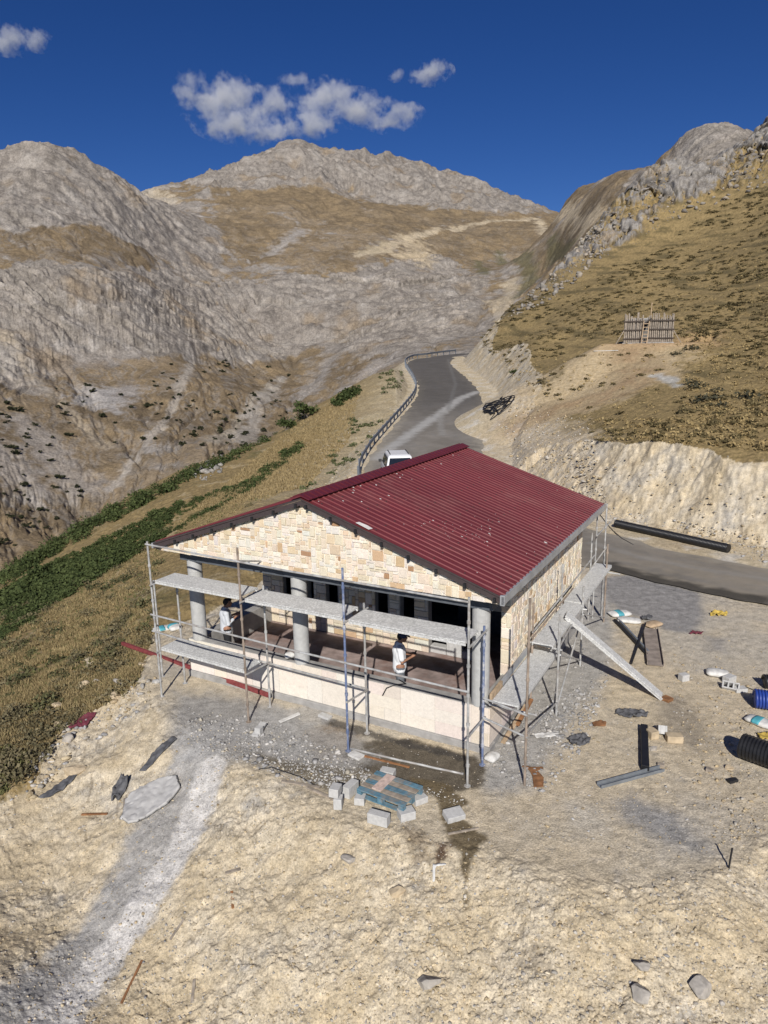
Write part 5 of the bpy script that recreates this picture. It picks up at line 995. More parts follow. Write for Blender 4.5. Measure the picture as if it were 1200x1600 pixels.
loose('cable', [(930,800),(945,815),(958,830),(972,842),(990,852)], .018, 'cable', 'dark wire strand trailing by the near end of the long drain pipe', 'cable')
loose('cable', [(404,1203),(425,1200),(450,1208),(470,1215),(500,1232)], .012, 'cable', 'bent dark iron wire on the ground left of the pallet', 'cable')
loose('ground_pipe', [(548,1171),(600,1184),(660,1197),(724,1211)], .024, 'pole', 'galvanised scaffold tube lying across the wet ground before the porch', 'tube')
b = MB(); U = lambda u, v, z: B2W(u, v, z)
b.tube([U(6.25,.34,1.09),U(6.5,.2,1.11),U(6.3,.05,1.10),U(6.12,-.03,1.02),U(6.02,-.05,.82)], .013, 6); tag(b.build('cable', MT['cable'], None, smooth=True), 'black cable loop hanging over the low porch wall', 'cable')
# ---------------------------------------------------------------- flat rubbish, timber, steel
def bar_px(name, p, q, w, h, m, label, cat, lift0=0, lift1=0, bev=.004):
    a, c = HIT(*p), HIT(*q); A = (a[0], a[1], GZ(a[0], a[1])+h/2+lift0); B = (c[0], c[1], GZ(c[0], c[1])+h/2+lift1); b = MB(); b.bar(A, B, w, h); return tag(b.build(name, MT[m], None, bevel=bev), label, cat)
def channel_px(name, p, q, w, h, m, label, cat, lift=0):
    a, c = HIT(*p), HIT(*q); A = Vector((a[0], a[1], GZ(a[0], a[1])+lift)); B = Vector((c[0], c[1], GZ(c[0], c[1])+lift)); d = (B-A).normalized(); s = d.cross(Vector((0,0,1))).normalized(); b = MB()
    b.bar(A+Vector((0,0,.012)), B+Vector((0,0,.012)), w, .012); b.bar(A+s*w/2+Vector((0,0,h/2+.02)), B+s*w/2+Vector((0,0,h/2+.02)), .012, h); b.bar(A-s*w/2+Vector((0,0,h/2+.02)), B-s*w/2+Vector((0,0,h/2+.02)), .012, h); return tag(b.build(name, MT[m], None), label, cat)
def sheet(name, px, py, outline, z, m, label, cat, seed=1, ang=0, thick=.008, amp=.05, res=.03):
    """a crumpled sheet: an outline in metres filled with a wavy grid of real thickness"""
    x0, y0, z0 = at_px(px, py); P = np.array(outline, float); lo, hi = P.min(0), P.max(0); nx = max(3, int((hi[0]-lo[0])/res)+2); ny = max(3, int((hi[1]-lo[1])/res)+2); gx, gy = np.meshgrid(np.linspace(lo[0], hi[0], nx), np.linspace(lo[1], hi[1], ny), indexing='ij')
    E_ = [(P[i], P[(i+1) % len(P)]) for i in range(len(P))]; sd = poly_sd(gx, gy, outline); kill = sd > res*1.2
    for i, j in zip(*np.where((sd > 0) & ~kill)):
        best = None
        for a_, b_ in E_:
            e = b_-a_; t = min(1, max(0, ((gx[i, j]-a_[0])*e[0]+(gy[i, j]-a_[1])*e[1])/(e@e))); q = a_+e*t; d = (q[0]-gx[i, j])**2+(q[1]-gy[i, j])**2
            if best is None or d < best[0]: best = (d, q)
        gx[i, j], gy[i, j] = best[1]
    h = amp*(fbm(gx*3+seed, gy*3, 3, seed)+.8*fbm(gx*8, gy*8, 2, seed+3)); ca, sa = math.cos(ang), math.sin(ang); X_ = x0+gx*ca-gy*sa; Y_ = y0+gx*sa+gy*ca; Z_ = gz(X_, Y_)+z+np.abs(h); b = MB(); idx = {}; vs = []
    for i in range(nx):
        for j in range(ny): vs.append((X_[i, j]-x0, Y_[i, j]-y0, Z_[i, j]-z0))
    fs = []
    for i in range(nx-1):
        for j in range(ny-1):
            if not (kill[i, j] or kill[i+1, j] or kill[i+1, j+1] or kill[i, j+1]) and min(sd[i, j], sd[i+1, j], sd[i+1, j+1], sd[i, j+1]) < 0: fs.append((i*ny+j, (i+1)*ny+j, (i+1)*ny+j+1, i*ny+j+1))
    b.add(vs, fs); o = b.build(name, MT[m], None, smooth=True); o.location = (x0, y0, z0); s = o.modifiers.new('thick', 'SOLIDIFY'); s.thickness = thick; s.offset = 1; return tag(o, label, cat)
a = np.array(HIT(193, 1022)); c = np.array(HIT(421, 1097)); tt = np.linspace(0, 1, 40); gl = gz(a[0]+(c[0]-a[0])*tt, a[1]+(c[1]-a[1])*tt); ln = gl[0]+(gl[-1]-gl[0])*tt; up_ = float(np.max(gl-ln))*.85+.06; b = MB(); b.bar((a[0], a[1], gl[0]+up_), (c[0], c[1], gl[-1]+up_*.6), .08, .10)
tag(b.build('steel_beam', MT['redsteel'], None, bevel=.004), 'long red oxide steel beam lying along the foot of the front scaffold', 'beam')
ra = Vector(B2W(9.26, 4.05, 1.83)); rc = Vector(HIT(1034, 1090)); rc.z = GZ(rc.x, rc.y)+.04; b = MB(); dd_ = (rc-ra).normalized(); b.bar(ra-dd_*.15, rc, .34, .045); sd_ = dd_.cross(Vector((0,0,1))).normalized()
for k in (-.16, .16): b.bar(ra+sd_*k-dd_*.15-Vector((0,0,.05)), rc+sd_*k-Vector((0,0,.05))+Vector((0,0,.03)), .02, .08)
tag(b.build('ramp_plank', MT['deck'], None, bevel=.004), 'steel scaffold plank leaning as a ramp from the side deck to the ground', 'ramp')
bar_px('timber_block', (1038,1096), (1046,1092), .22, .07, 'rust', 'orange wooden block at the foot of the ramp plank', 'block')
# hardened concrete spill on the slope and cloths
MT['slurry'] = mat('hardened_slurry', (.42,.41,.395), .9, var=.15, sc=6, bump=.3)
sheet('concrete_slab', 236, 1255, [(-.52,-.36),(-.35,-.52),(-.05,-.44),(.10,-.36),(.40,-.20),(.62,.1),(.5,.42),(.2,.5),(-.3,.42),(-.55,.2)], .03, 'slurry', 'hardened grey slab of spilled concrete at the head of the slurry chute', 'slab', 4, .1, .07, .03)
sheet('tarpaulin', 247, 1182, [(-.16,-.42),(.0,-.38),(.16,.1),(.2,.42),(.05,.45),(-.14,.05)], .02, 'tarp', 'folded dark grey tarpaulin strip nearest the scaffold on the front slope', 'tarpaulin', 2, -.5, .012, .06)
sheet('tarpaulin', 95, 1232, [(-.14,-.46),(.06,-.36),(.17,.2),(.12,.46),(-.1,.3)], .02, 'tarp', 'dark tarpaulin strip farthest left on the bare slope', 'tarpaulin', 5, -.55, .012, .06)
sheet('tarpaulin', 188, 1234, [(-.16,-.25),(.0,-.32),(.16,-.1),(.18,.2),(0,.3),(-.15,.1)], .03, 'tarp', 'crumpled black tarpaulin heap beside the concrete slab', 'tarpaulin', 7, .2, .012, .16)
sheet('cloth', 128, 1132, [(-.3,-.12),(.1,-.2),(.38,.05),(.3,.2),(-.1,.14),(-.34,.02)], .03, 'maroon', 'maroon cloth draped over stones at the grass edge', 'cloth', 3, .5, .01, .1)
sheet('rusty_sheet', 838, 1214, [(-.13,-.36),(.06,-.38),(.14,-.05),(.05,.20),(.2,.24),(.2,.33),(.0,.32),(-.2,.40),(-.23,.36),(-.1,.22),(-.08,0)], .012, 'rust', 'rusty torn metal sheet lying by the corner scaffold pole', 'sheet', 6, .0, .006, .02, .04)
sheet('tarpaulin', 988, 1118, [(-.4,-.05),(-.1,-.22),(.3,-.1),(.38,.12),(.05,.26),(-.3,.18)], .03, 'tarp', 'grey mesh tarpaulin beside the burnt patch of ground', 'tarpaulin', 9, -.2, .01, .12)
sheet('plastic_sheet', 905, 1160, [(-.25,-.15),(.1,-.22),(.3,.0),(.2,.22),(-.2,.18)], .03, 'tarp', 'crumpled grey plastic on the rubble by the side scaffold', 'sheet', 11, .3, .01, .13)
sheet('plastic_sheet', 855, 1150, [(-.3,-.07),(.2,-.1),(.34,.03),(.1,.1),(-.28,.08)], .02, 'bag', 'pale torn plastic strip beside the corner scaffold pole', 'sheet', 13, .2, .006, .06)
sheet('cardboard', 936, 1133, [(-.16,-.1),(.1,-.13),(.2,.05),(.05,.13),(-.14,.08)], .03, 'rust', 'orange brown cardboard piece on the grey rubble', 'cardboard', 15, .1, .006, .06, .04)
sheet('paper_sheet', 686, 1364, [(-.12,-.13),(-.075,-.13),(-.06,.07),(.13,.075),(.13,.11),(-.10,.115)], .02, 'bag', 'white corner shaped paper scrap on the bank below the wet patch', 'paper', 17, .0, .004, .02, .03)
sheet('plastic_scrap', 1122, 961, [(-.3,-.1),(.2,-.16),(.36,.1),(.05,.2),(-.2,.12)], .02, 'yellow', 'yellow plastic scrap alone on the sandy ground beyond the yard', 'scrap', 19, 0, .006, .12)
sheet('plastic_scrap', 1195, 1153, [(-.16,-.12),(.16,-.14),(.2,.12),(-.1,.16)], .03, 'yellow', 'yellow crumpled plastic between the cyan sack and the culvert pipe', 'scrap', 23, 0, .006, .12, .05)
sheet('plastic_scrap', 1085, 990, [(-.2,-.1),(.16,-.12),(.3,.05),(.0,.14)], .02, 'maroon', 'reddish rag on the edge of the grey gravel patch', 'scrap', 29, 0, .006, .1)
sheet('cloth', 1010, 968, [(-.2,-.12),(.14,-.16),(.22,.1),(-.1,.16)], .05, 'leafgreen' if 'leafgreen' in MT else 'tarp', 'dark cloth heap at the head of the trestle board', 'cloth', 31, 0, .01, .2, .05)
# sacks
def sack(px, py, L, W, H, label, ang, stripe=True, m='bag', z=None, loc=None):
    x, y, g = loc or at_px(px, py); T = thing('cement_sack', label, 'sack', (x, y, g), ang); n, k = 14, 10; vs = []; fs = []
    for i in range(n+1):
        u = i/n*2-1; e = (1-abs(u)**4)**.5 if abs(u) < 1 else 0
        for j in range(k):
            a = 6.2832*j/k; vs.append((u*L/2*(1+.03*math.sin(j*2.1)), W/2*math.copysign(abs(math.cos(a))**.7, math.cos(a))*(.72+.28*e), H*.5+H*.5*math.copysign(abs(math.sin(a))**.8, math.sin(a))*max(.12, e)*(1+.10*math.sin(u*5+j))))
    for i in range(n):
        for j in range(k): fs.append((i*k+j, (i+1)*k+j, (i+1)*k+(j+1) % k, i*k+(j+1) % k))
    b = MB(); b.add(vs, fs); b.add(vs[:k], [tuple(range(k))]); b.add(vs[-k:], [tuple(range(k-1, -1, -1))]); b.build('bag', MT[m], T, smooth=True)
    if stripe:
        b = MB(); vs2 = []; fs2 = []
        for i in range(4, 9):
            for j in range(0, 6): v = Vector(vs[i*k+j]); c_ = Vector((v.x, 0, H*.5)); vs2.append(v+(v-c_).normalized()*.006)
        for i in range(4):
            for j in range(5): fs2.append((i*6+j, (i+1)*6+j, (i+1)*6+j+1, i*6+j+1))
        b.add(vs2, fs2); o = b.build('printed_band', MT['cyan'], T, smooth=True); s = o.modifiers.new('t', 'SOLIDIFY'); s.thickness = .003
sack(255, 985, .62, .40, .13, 'white sack with a cyan print lying in the grass behind the left scaffold end', .5); sack(273, 985, .5, .40, .2, 'upright white and cyan sack next to the lying sack at the left scaffold end', -.9)
sack(968, 962, .7, .45, .16, 'white sack with cyan print in the rubbish pile by the rear scaffold', .2); sack(983, 972, .7, .42, .13, 'flattened plain white sack lowest in the rubbish pile by the rear scaffold', -.3, False); sack(1020, 978, .6, .4, .12, 'brownish paper sack beside the top of the trestle board', .5, False, 'wood')
sack(1121, 1056, .55, .38, .17, 'white sack with a torn top beside the hollow blocks', -.35, False); sack(1187, 1132, .62, .36, .14, 'cyan and white sack between the blue hose and the culvert pipe', -.9); sack(769, 1188, .34, .26, .16, 'torn pale paper sack at the front right corner of the porch wall', .9, False)
# hollow and solid blocks
def block(loc, ang, sz, label, hollow=False, m='block', tilt=(0,0), name='concrete_block', group=None):
    b = MB(); l, w_, h = sz
    if hollow:
        t = .035; b.box((-l/2,-w_/2,0),(l/2,-w_/2+t,h)); b.box((-l/2,w_/2-t,0),(l/2,w_/2,h))
        for k in (-1, -.33, .33, 1): xx = k*(l/2-t/2); b.box((xx-t/2,-w_/2+t,0.001),(xx+t/2,w_/2-t,h-.001))
    else: b.box((-l/2,-w_/2,0),(l/2,w_/2,h))
    o = b.build(name, MT[m], None, bevel=.008); o.location = loc; o.rotation_euler = (tilt[0], tilt[1], ang); return tag(o, label, 'block', group)
gr = 'grey building blocks scattered around the pallet'
block(at_px(529, 1262), 1.45, (.20,.16,.22), 'lower of two stacked grey blocks at the far left of the pallet', group=gr); x_, y_, z_ = at_px(529, 1262); block((x_-.06, y_+.07, z_+.224), 1.3, (.24,.19,.18), 'upper of two stacked grey blocks at the far left of the pallet', group=gr, tilt=(.04,.03))
block(at_px(548, 1241), 1.0, (.34,.17,.24), 'grey block standing against the left corner of the pallet', group=gr); block(at_px(563, 1255), -.2, (.2,.2,.15), 'small grey block under the near left corner of the pallet', group=gr)
block(at_px(592, 1288), -.42, (.40,.17,.21), 'grey block lying alone in front of the pallet', group=gr); block(at_px(635, 1278), .35, (.30,.22,.17), 'grey block under the near right corner of the pallet', group=gr); block(at_px(654, 1252), .5, (.28,.26,.13), 'grey block under the far right corner of the pallet', group=gr)
block(at_px(709, 1278), .35, (.36,.26,.13), 'grey block with chipped corners lying in the wet streak', group=gr, tilt=(.12,0)); block(at_px(606, 1212), -.35, (.3,.2,.14), 'grey block hidden under the far edge of the pallet', group=gr)
block(at_px(1034, 1147), 1.3, (.38,.19,.19), 'hollow grey block on the burnt ground beside the charred beam', True, tilt=(.0,.5)); block(at_px(1053, 1158), -.1, (.34,.2,.16), 'tan block right of the hollow block on the burnt ground', m='stone_tan', name='stone_block'); block(at_px(1019, 1152), .3, (.2,.2,.18), 'tan round edged block touching the charred beam', m='stone_tan', name='stone_block')
block(at_px(1142, 1076), -.55, (.40,.2,.19), 'hollow grey block beside the torn white sack', True, tilt=(.7,0)); block(at_px(1139, 1066), .5, (.3,.2,.18), 'solid grey block behind the hollow block by the white sack', m='block'); block(at_px(1156, 1080), .1, (.3,.2,.1), 'broken grey block at the end of the row by the cable')
block(at_px(1068, 1063), .3, (.22,.18,.18), 'small grey cube alone on the sand right of the ramp'); block(at_px(405, 1147), 1.2, (.16,.14,.18), 'small grey block standing in the rubble below the red beam')
# pallet
def pallet():
    a, b_, c, d = [Vector(G(*q, .27)) for q in ((557,1232),(632,1262),(660,1229),(590,1203))]; o = (a+b_+c+d)/4; X_ = ((b_-a)+(c-d)); Y_ = ((d-a)+(c-b_)); L = X_.length/2; W = Y_.length/2; ang = math.atan2(X_.y, X_.x); T = thing('pallet', 'weathered blue and brown wooden pallet resting on grey blocks', 'pallet', (o.x, o.y, o.z-.13), ang); T.rotation_euler = (.02, -.03, ang)
    wd = W/5*.80
    for i in range(5):
        b = MB(); y = -W/2+W*(i+.5)/5; b.obox((0,y,.128), (L/2,0,0), (0,wd/2,0), (0,0,.012)); b.build('deck_board', MT[['bluewood','greywood','bluewood','greywood','bluewood'][i] if i else 'bluewood'], T, bevel=.003)
    for y in (-W/2+.05, 0, W/2-.05): b = MB(); b.obox((0,y,.0), (L/2,0,0), (0,.05,0), (0,0,.011)); b.build('bottom_board', MT['bluewood'], T)
    for x in (-L/2+.06, 0, L/2-.06):
        b = MB(); b.obox((x,0,.104), (.05,0,0), (0,W/2,0), (0,0,.0105)); b.build('stringer', MT['bluewood'], T)
        for y in (-W/2+.06, 0, W/2-.06): b = MB(); b.obox((x,y,.052), (.055,0,0), (0,.05,0), (0,0,.040)); b.build('pallet_block', MT['bluewood'], T)
    n = thing('loose_board', 'pale pinkish board lying across the pallet', 'board', (o.x, o.y, o.z+.022), ang); n.rotation_euler = (.02, -.03, ang)
    b = MB(); b.obox((-L*.22,.06,.0), (.05,-.0,0), (0,W*.36,0), (0,0,.010)); b.build('board', MT['pinkwood'], n); b = MB(); b.obox((-L*.22+.105,.06,.0), (.05,0,0), (0,W*.36,0), (0,0,.010)); b.build('board', MT['pinkwood'], n)
pallet()
# timber and steel on the yard
bar_px('timber_plank', (786,1162), (822,1118), .10, .04, 'wood', 'brown timber plank leaning by the right corner of the porch wall', 'plank', 0, .25); bar_px('timber_plank', (808,1142), (830,1112), .09, .05, 'rust', 'orange brown board overlapping the leaning timber plank', 'plank', .12, .3)
bar_px('charred_beam', (1006,1140), (1008,1206), .15, .14, 'pipe', 'charred black timber beam standing out on the sandy yard', 'beam'); channel_px('steel_channel', (936,1230), (1034,1204), .14, .06, 'steel', 'grey steel channel touching the near end of the charred beam', 'channel')
channel_px('formwork_board', (1016,984), (1024,1042), .42, .08, 'plank', 'brown board with dark edges lying below the rubbish pile', 'board', .03); bar_px('steel_bar', (960,972), (1010,1024), .07, .06, 'black', 'black steel bar pointing at the brown board from the rear scaffold', 'bar', .05); bar_px('steel_bar', (967,972), (1013,1020), .06, .06, 'steel', 'grey steel bar lying against the black bar', 'bar', .04); bar_px('steel_bar', (986,1039), (1008,982), .05, .05, 'black', 'thin dark bar crossing under the left edge of the brown board', 'bar', .02, .15)
bar_px('wood_chip', (1103,1204), (1114,1207), .11, .07, 'greywood', 'small brown timber offcut on the sand left of the culvert pipe', 'offcut'); bar_px('wood_chip', (1138,1223), (1151,1220), .10, .06, 'black', 'small black offcut below the brown timber offcut', 'offcut'); bar_px('wood_chip', (1027,1196), (1038,1198), .10, .05, 'greywood', 'small brown board end beside the steel channel', 'offcut')
bar_px('timber_stake', (196,1252), (194,1282), .06, .05, 'greywood', 'upright timber stake at the left edge of the concrete slab', 'stake', .02, .0); bar_px('timber_lath', (128,1276), (168,1273), .05, .03, 'rust', 'thin brown lath lying left of the concrete slab', 'lath'); bar_px('timber_lath', (46,1184), (64,1162), .05, .03, 'wood', 'weathered stake lying in the grass above the bare slope', 'lath'); bar_px('timber_lath', (362,1393), (364,1420), .05, .02, 'rust', 'rust brown strip on the bank below the slurry', 'lath')
bar_px('timber_lath', (222,1502), (190,1572), .04, .02, 'rust', 'thin rusty strip at the bottom left beside the chute', 'lath'); bar_px('timber_lath', (288,1440), (266,1472), .04, .02, 'greywood', 'grey lath on the bank right of the chute', 'lath'); bar_px('timber_lath', (304,1532), (300,1568), .05, .02, 'greywood', 'short grey board end low on the bank', 'lath'); bar_px('timber_lath', (352,1392-25), (376,1362), .06, .03, 'greywood', 'small flat offcut above the rust brown strip', 'lath')
bar_px('timber_lath', (480,1232), (532,1256), .06, .04, 'greywood', 'thin board running into the ground left of the stacked blocks', 'lath'); bar_px('timber_lath', (700,1350-45), (748,1295), .04, .03, 'greywood', 'thin stick across the lower wet streak', 'lath')
bar_px('broken_board', (437,1130), (468,1118), .10, .03, 'bag', 'pale broken board in the rubble before the porch', 'board', .02, .04); bar_px('broken_slab', (398,1152), (412,1136), .16, .05, 'block', 'tilted grey slab fragment in the rubble beside the small block', 'slab', .0, .08); bar_px('broken_slab', (500,1118), (516,1124), .16, .06, 'block', 'broken pale slab at the foot of the porch wall near the blue pole', 'slab')
bar_px('timber_lath', (440,1222), (500,1232), .07, .03, 'greywood', 'brown board lying flat left of the stacked blocks', 'lath'); bar_px('broken_slab', (548,1178), (565,1186), .20, .05, 'bag', 'white broken slab by the left end of the ground tube', 'slab'); bar_px('timber_lath', (560,1180), (640,1200), .05, .03, 'rust', 'rust brown batten in the wet ground behind the pallet', 'lath')
x_, y_, z_ = at_px(1138, 1358); b = MB(); b.tube([(0,0,-.1),(.03,0,.38)], .016, 7); o = b.build('iron_stake', MT['black'], None); o.location = (x_, y_, z_); tag(o, 'dark iron stake standing in the ground near the bank edge', 'stake')
bar_px('timber_board', (928,549), (966,548), .25, .05, 'bag', 'pale board lying on the bare track left of the pole hut', 'board')
# bag on the low wall, bucket in the doorway
b = MB(); b.blob((0,0,.11), (.16,.14,.12), random.Random(3), 2, rough=.3); o = b.build('plastic_bag', MT['bag'], None, smooth=True); o.location = B2W(3.33, .10, 1.085); tag(o, 'crumpled white plastic bag on the porch wall beside the middle column', 'bag')
def bucket(loc):
    T = thing('bucket', 'red plastic bucket lying on the blocks in the doorway', 'bucket', loc); red = mat('red_plastic', (.42,.03,.03), .5); b = MB(); b.tube([(0,0,0),(0,0,.02),(0,0,.26)], [.11,.115,.15], 20, cap=False); b.tube([(0,0,.26),(0,0,.03)], [.145,.11], 20, cap=True); b.tube([(0,0,.25),(0,0,.27)], .158, 20, cap=False); b.build('pail', red, T)
    b = MB(); b.tube([(.155*math.cos(t), .02, .26+.14*math.sin(t)) for t in np.linspace(0, math.pi, 11)], .006, 6); b.build('handle', MT['zinc'], T); T.rotation_euler = (.5, .35, .3)
bucket(B2W(6.35, 3.48, .45+.425))
# ---------------------------------------------------------------- people
def remeshed(name, prims, m, parent, vox=.009, smooth=4):
    """one continuous surface grown round tapered limbs and ellipsoids"""
    bm = bmesh.new()
    for p in prims:
        if p[0] == 'e':
            r = bmesh.ops.create_icosphere(bm, subdivisions=3, radius=1.0); Mx = Matrix.Translation(p[1]) @ (p[3].to_4x4() if len(p) > 3 else Matrix.Identity(4)) @ Matrix.Diagonal((*p[2], 1)); bmesh.ops.transform(bm, matrix=Mx, verts=r['verts'])
        else:
            t = MB(); pts, rs = p[1], p[2]; t.tube(pts, rs, 14); vs = [bm.verts.new(v) for v in t.v]
            for f in t.f: bm.faces.new([vs[i] for i in f])
            for q, rr in zip(pts, rs):
                r = bmesh.ops.create_icosphere(bm, subdivisions=2, radius=rr*.99); bmesh.ops.translate(bm, vec=q, verts=r['verts'])
    bmesh.ops.recalc_face_normals(bm, faces=bm.faces); me = bpy.data.meshes.new(name); bm.to_mesh(me); bm.free(); me.materials.append(m); o = bpy.data.objects.new(name, me); link(o, parent)
    a = o.modifiers.new('r', 'REMESH'); a.mode = 'VOXEL'; a.voxel_size = vox; a.use_smooth_shade = True
    if smooth: s = o.modifiers.new('s', 'SMOOTH'); s.iterations = smooth; s.factor = .5
    return o
def person(loc, yaw, label, shirt, trousers, hat, sleeves, hz_, phone_label, group='men standing in the porch', cap_col=None):
    T = thing('person', label, 'person', loc, yaw, None); V = Vector; skin = mat('skin', (.30,.155,.095), .6, var=.08); hairm = mat('dark_hair', (.015,.012,.01), .7, var=.3)
    H = V((0,.075,1.60))                                                     # head centre, chin down towards the hands
    pr = [('e', H, V((.078,.097,.118)), Matrix.Rotation(-.30, 3, 'X')), ('e', H+V((0,.045,-.075)), V((.055,.055,.052))), ('e', H+V((0,.105,-.025)), V((.014,.022,.026))), ('e', H+V((0,.085,-.062)), V((.030,.018,.010))),
          ('e', H+V((.079,-.005,-.015)), V((.014,.025,.034))), ('e', H+V((-.079,-.005,-.015)), V((.014,.025,.034))), ('e', H+V((0,.078,.018)), V((.058,.022,.014))), ('e', H+V((.032,.086,.0)), V((.014,.010,.010))), ('e', H+V((-.032,.086,.0)), V((.014,.010,.010))),
          ('t', [V((0,-.02,1.40)), V((0,.03,1.52))], [.068,.058]), ('t', [V((0,0,.95)), V((0,.0,1.12)), V((0,-.01,1.32)), V((0,-.01,1.41))], [.135,.125,.14,.09]),
          ('t', [V((-.17,-.01,1.37)), V((.17,-.01,1.37))], [.07,.07]), ('t', [V((-.08,0,.92)), V((.08,0,.92))], [.12,.12])]
    hands = []
    for s in (1, -1):
        sh, el, wr = V((s*.195,-.01,1.37)), V((s*.25,.02,1.09)), V((s*.085,.27,hz_)); pr.append(('t', [sh, el, wr], [.055,.042,.029])); pr.append(('t', [V((s*.095,0,.90)), V((s*.11,.01,.50)), V((s*.12,-.01,.09))], [.085,.056,.042]))
        pr.append(('t', [V((s*.12,-.03,.05)), V((s*.135,.13,.035))], [.045,.038])); d = V((-s*.35,.80,.30)).normalized(); side = V((s*.75,.35,0)).normalized(); pc = wr+d*.055; pr.append(('t', [wr, pc, pc+d*.03], [.028,.036,.034]))
        for k in range(4):                                                     # four fingers curled round the phone, thumb on its face
            b0 = pc+d*.045+side*(.030-.020*k); ln = (.030,.034,.032,.026)[k]; a1 = b0+d*ln; a2 = a1+(d*.4+V((-s*.8,0,.35))).normalized()*ln*.8; pr.append(('t', [b0, a1, a2], [.010,.0095,.008]))
        pr.append(('t', [wr+d*.02+V((-s*.02,0,.02)), wr+d*.05+V((-s*.045,.01,.035)), wr+d*.085+V((-s*.05,.02,.04))], [.013,.011,.009])); hands.append(pc+d*.05)
    remeshed('body', pr, skin, T, .0075, 3)
    k = 1.0; sp = [('t', [V((0,0,.86)), V((0,.0,1.0)), V((0,.0,1.15)), V((0,-.01,1.31)), V((0,-.01,1.40))], [.165,.16,.152,.160,.10]), ('e', V((-.09,-.005,1.2)), V((.10,.115,.24))), ('e', V((.09,-.005,1.2)), V((.10,.115,.24))), ('t', [V((-.17,-.01,1.365)), V((.17,-.01,1.365))], [.085,.085]), ('t', [V((0,-.01,1.40)), V((0,.005,1.45))], [.085,.075]), ('t', [V((-.09,0,.84)), V((.09,0,.84))], [.125,.125])]
    for s in (1, -1):
        sh, el, wr = V((s*.195,-.01,1.37)), V((s*.25,.02,1.09)), V((s*.085,.27,hz_)); e2 = sh.lerp(el, .72) if sleeves == 'short' else None
        if sleeves == 'short': sp.append(('t', [sh, e2], [.074,.072]))
        else: sp.append(('t', [sh, el, el.lerp(wr, .55)], [.072,.058,.047]))
    remeshed('shirt', sp, shirt, T, .010, 3)
    tp = [('t', [V((-.075,0,.90)), V((.075,0,.90))], [.120,.120])]
    for s in (1, -1): tp.append(('t', [V((s*.092,0,.88)), V((s*.11,.01,.50)), V((s*.12,-.01,.10))], [.115,.082,.072]))
    remeshed('trousers', tp, trousers, T, .011, 2)
    remeshed('shoes', [('t', [V((s*.12,-.05,.045)), V((s*.135,.16,.035))], [.052,.046]) for s in (1, -1)], mat('shoe_leather', (.03,.025,.02), .6), T, .010, 1)
    remeshed('hair', [('e', H+V((0,-.034,.028)), V((.084,.092,.104)), Matrix.Rotation(-.25, 3, 'X'))]+([] if hat else [('e', H+V((0,.03,.075)), V((.075,.08,.05)))]), hairm, T, .010, 1)
    if hat:
        remeshed('cap', [('e', H+V((0,.0,.052)), V((.100,.112,.092)), Matrix.Rotation(-.35, 3, 'X')), ('e', H+V((0,.12,.035)), V((.075,.085,.014)), Matrix.Rotation(-.55, 3, 'X'))], cap_col, T, .010, 1)
    b = MB(); c = (hands[0]+hands[1])/2+V((0,.0,.015)); b.obox((0,0,0), V((.038,0,0)), V((0,.045,.060)), V((0,.0035,-.003))*1.0); o = b.build('phone', MT['black'], None, bevel=.003); Rz = Matrix.Rotation(yaw, 4, 'Z'); o.location = V(loc)+Rz @ c; o.rotation_euler = (0, 0, yaw); tag(o, phone_label, 'phone')
    return T
u, v = 6.17, .53; person(B2W(u, v, .452), math.radians(-82), 'man in a white T-shirt, grey trousers and dark blue cap looking down at a phone', mat('white_cotton', (.70,.71,.72), .9, var=.06), mat('grey_cloth', (.13,.14,.155), .9, var=.15), True, 'short', 1.13, 'black phone held by the man in the blue cap', cap_col=mat('navy_cap', (.025,.035,.075), .8))
person(B2W(.93, .53, .452), math.radians(-68), 'dark haired man in pale grey shirt and black trousers with a phone at chest height', mat('pale_grey_shirt', (.52,.54,.57), .9, var=.1), mat('black_cloth', (.018,.018,.02), .9), False, 'long', 1.22, 'black phone held by the dark haired man')
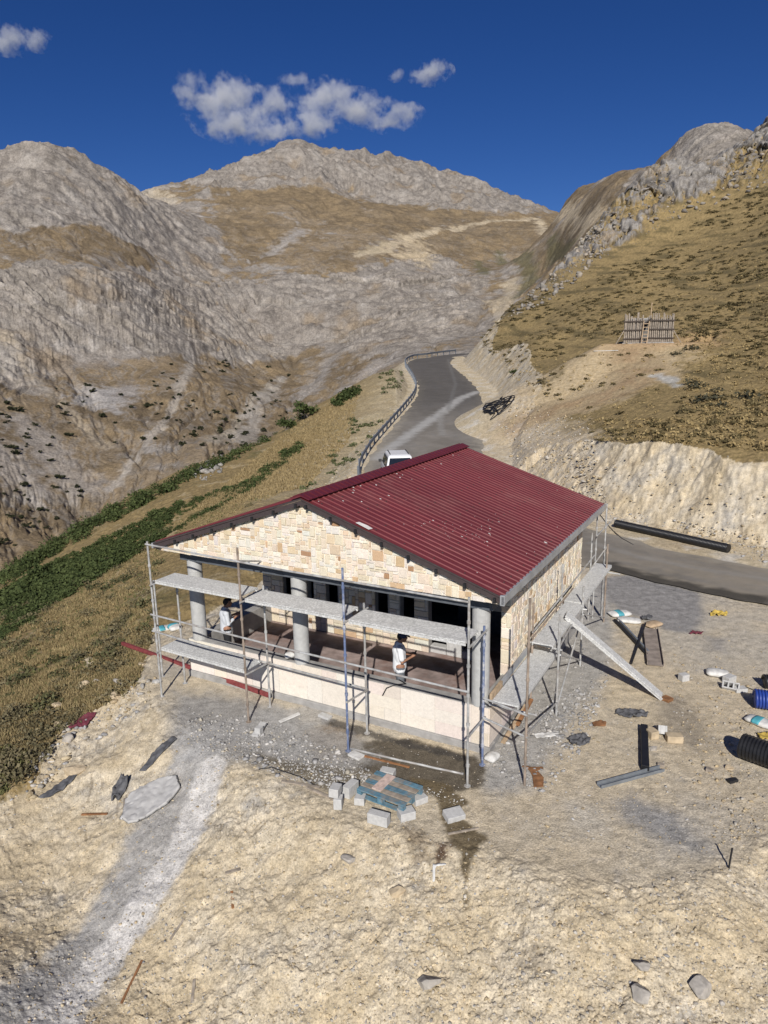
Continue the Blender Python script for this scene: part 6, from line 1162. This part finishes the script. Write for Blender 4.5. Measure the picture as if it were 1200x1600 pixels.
# ---------------------------------------------------------------- clouds
def clouds():
    D = 7000.0; k = D*1.03/CF; rng = random.Random(12)
    def cloud(lumps, label, dens=.0075):
        c0 = Vector(P3(lumps[0][0], lumps[0][1], D)); L_ = []
        for px, py, rx, ry in lumps:
            p = Vector(P3(px, py, D))-c0; L_.append((p, rx*k, rx*k*.8, ry*k))
        m = bpy.data.materials.new('cloud_vapour'); m.use_nodes = True; t = m.node_tree; N = t.nodes; L = t.links; N.clear(); o = N.new('ShaderNodeOutputMaterial'); pv = N.new('ShaderNodeVolumePrincipled'); pv.inputs['Color'].default_value = (.97,.97,.98,1); pv.inputs['Anisotropy'].default_value = .1
        tc = N.new('ShaderNodeTexCoord'); prev = None
        for p, a, b_, c in L_:
            s = N.new('ShaderNodeVectorMath'); s.operation = 'SUBTRACT'; L.new(tc.outputs['Object'], s.inputs[0]); s.inputs[1].default_value = p
            q = N.new('ShaderNodeVectorMath'); q.operation = 'MULTIPLY'; L.new(s.outputs[0], q.inputs[0]); q.inputs[1].default_value = (1/a, 1/b_, 1/c)
            l = N.new('ShaderNodeVectorMath'); l.operation = 'LENGTH'; L.new(q.outputs[0], l.inputs[0])
            f = N.new('ShaderNodeMath'); f.operation = 'SUBTRACT'; f.inputs[0].default_value = 1.0; L.new(l.outputs['Value'], f.inputs[1])
            if prev is None: prev = f
            else: mx = N.new('ShaderNodeMath'); mx.operation = 'SMOOTH_MAX'; L.new(prev.outputs[0], mx.inputs[0]); L.new(f.outputs[0], mx.inputs[1]); mx.inputs[2].default_value = .25; prev = mx
        n1 = N.new('ShaderNodeTexNoise'); n1.inputs['Scale'].default_value = .0068; n1.inputs['Detail'].default_value = 8; n1.inputs['Roughness'].default_value = .66; L.new(tc.outputs['Object'], n1.inputs['Vector'])
        a1 = N.new('ShaderNodeMath'); a1.operation = 'MULTIPLY_ADD'; L.new(n1.outputs['Fac'], a1.inputs[0]); a1.inputs[1].default_value = 4.6; a1.inputs[2].default_value = -2.55
        a2 = N.new('ShaderNodeMath'); a2.operation = 'ADD'; L.new(prev.outputs[0], a2.inputs[0]); L.new(a1.outputs[0], a2.inputs[1])
        mr = N.new('ShaderNodeMapRange'); mr.inputs['From Min'].default_value = .0; mr.inputs['From Max'].default_value = .55; mr.inputs['To Max'].default_value = dens; L.new(a2.outputs[0], mr.inputs['Value']); L.new(mr.outputs[0], pv.inputs['Density']); L.new(pv.outputs[0], o.inputs['Volume'])
        b = MB(); bm = bmesh.new()
        for p, a, b_, c in L_: r = bmesh.ops.create_icosphere(bm, subdivisions=2, radius=1.32); bmesh.ops.transform(bm, matrix=Matrix.Translation(p) @ Matrix.Diagonal((a, b_, c, 1)), verts=r['verts'])
        me = bpy.data.meshes.new('cloud'); bm.to_mesh(me); bm.free(); me.materials.append(m); o_ = bpy.data.objects.new('cloud', me); link(o_); o_.location = c0
        r_ = o_.modifiers.new('r', 'REMESH'); r_.mode = 'VOXEL'; r_.voxel_size = 30; tag(o_, label, 'cloud')
    cloud([(345,155,56,26),(300,146,22,28),(372,190,54,22),(412,206,44,12),(425,162,34,18)], 'large left hand white cloud lobe hanging over the highest peak')
    cloud([(500,155,40,24),(466,127,26,9),(488,190,40,18),(556,172,52,20),(618,184,36,18),(516,148,36,18)], 'ragged white cloud trailing right from the large cloud above the peak')
    cloud([(672,113,28,14)], 'small fluffy cloud alone right of the main clouds', .010); cloud([(14,62,28,15)], 'small pale cloud at the upper left edge of the sky', .009); cloud([(59,62,18,12)], 'tiny wisp of cloud beside the upper left cloud', .009); cloud([(621,117,13,8)], 'tiny wisp left of the small fluffy cloud', .009)
clouds()
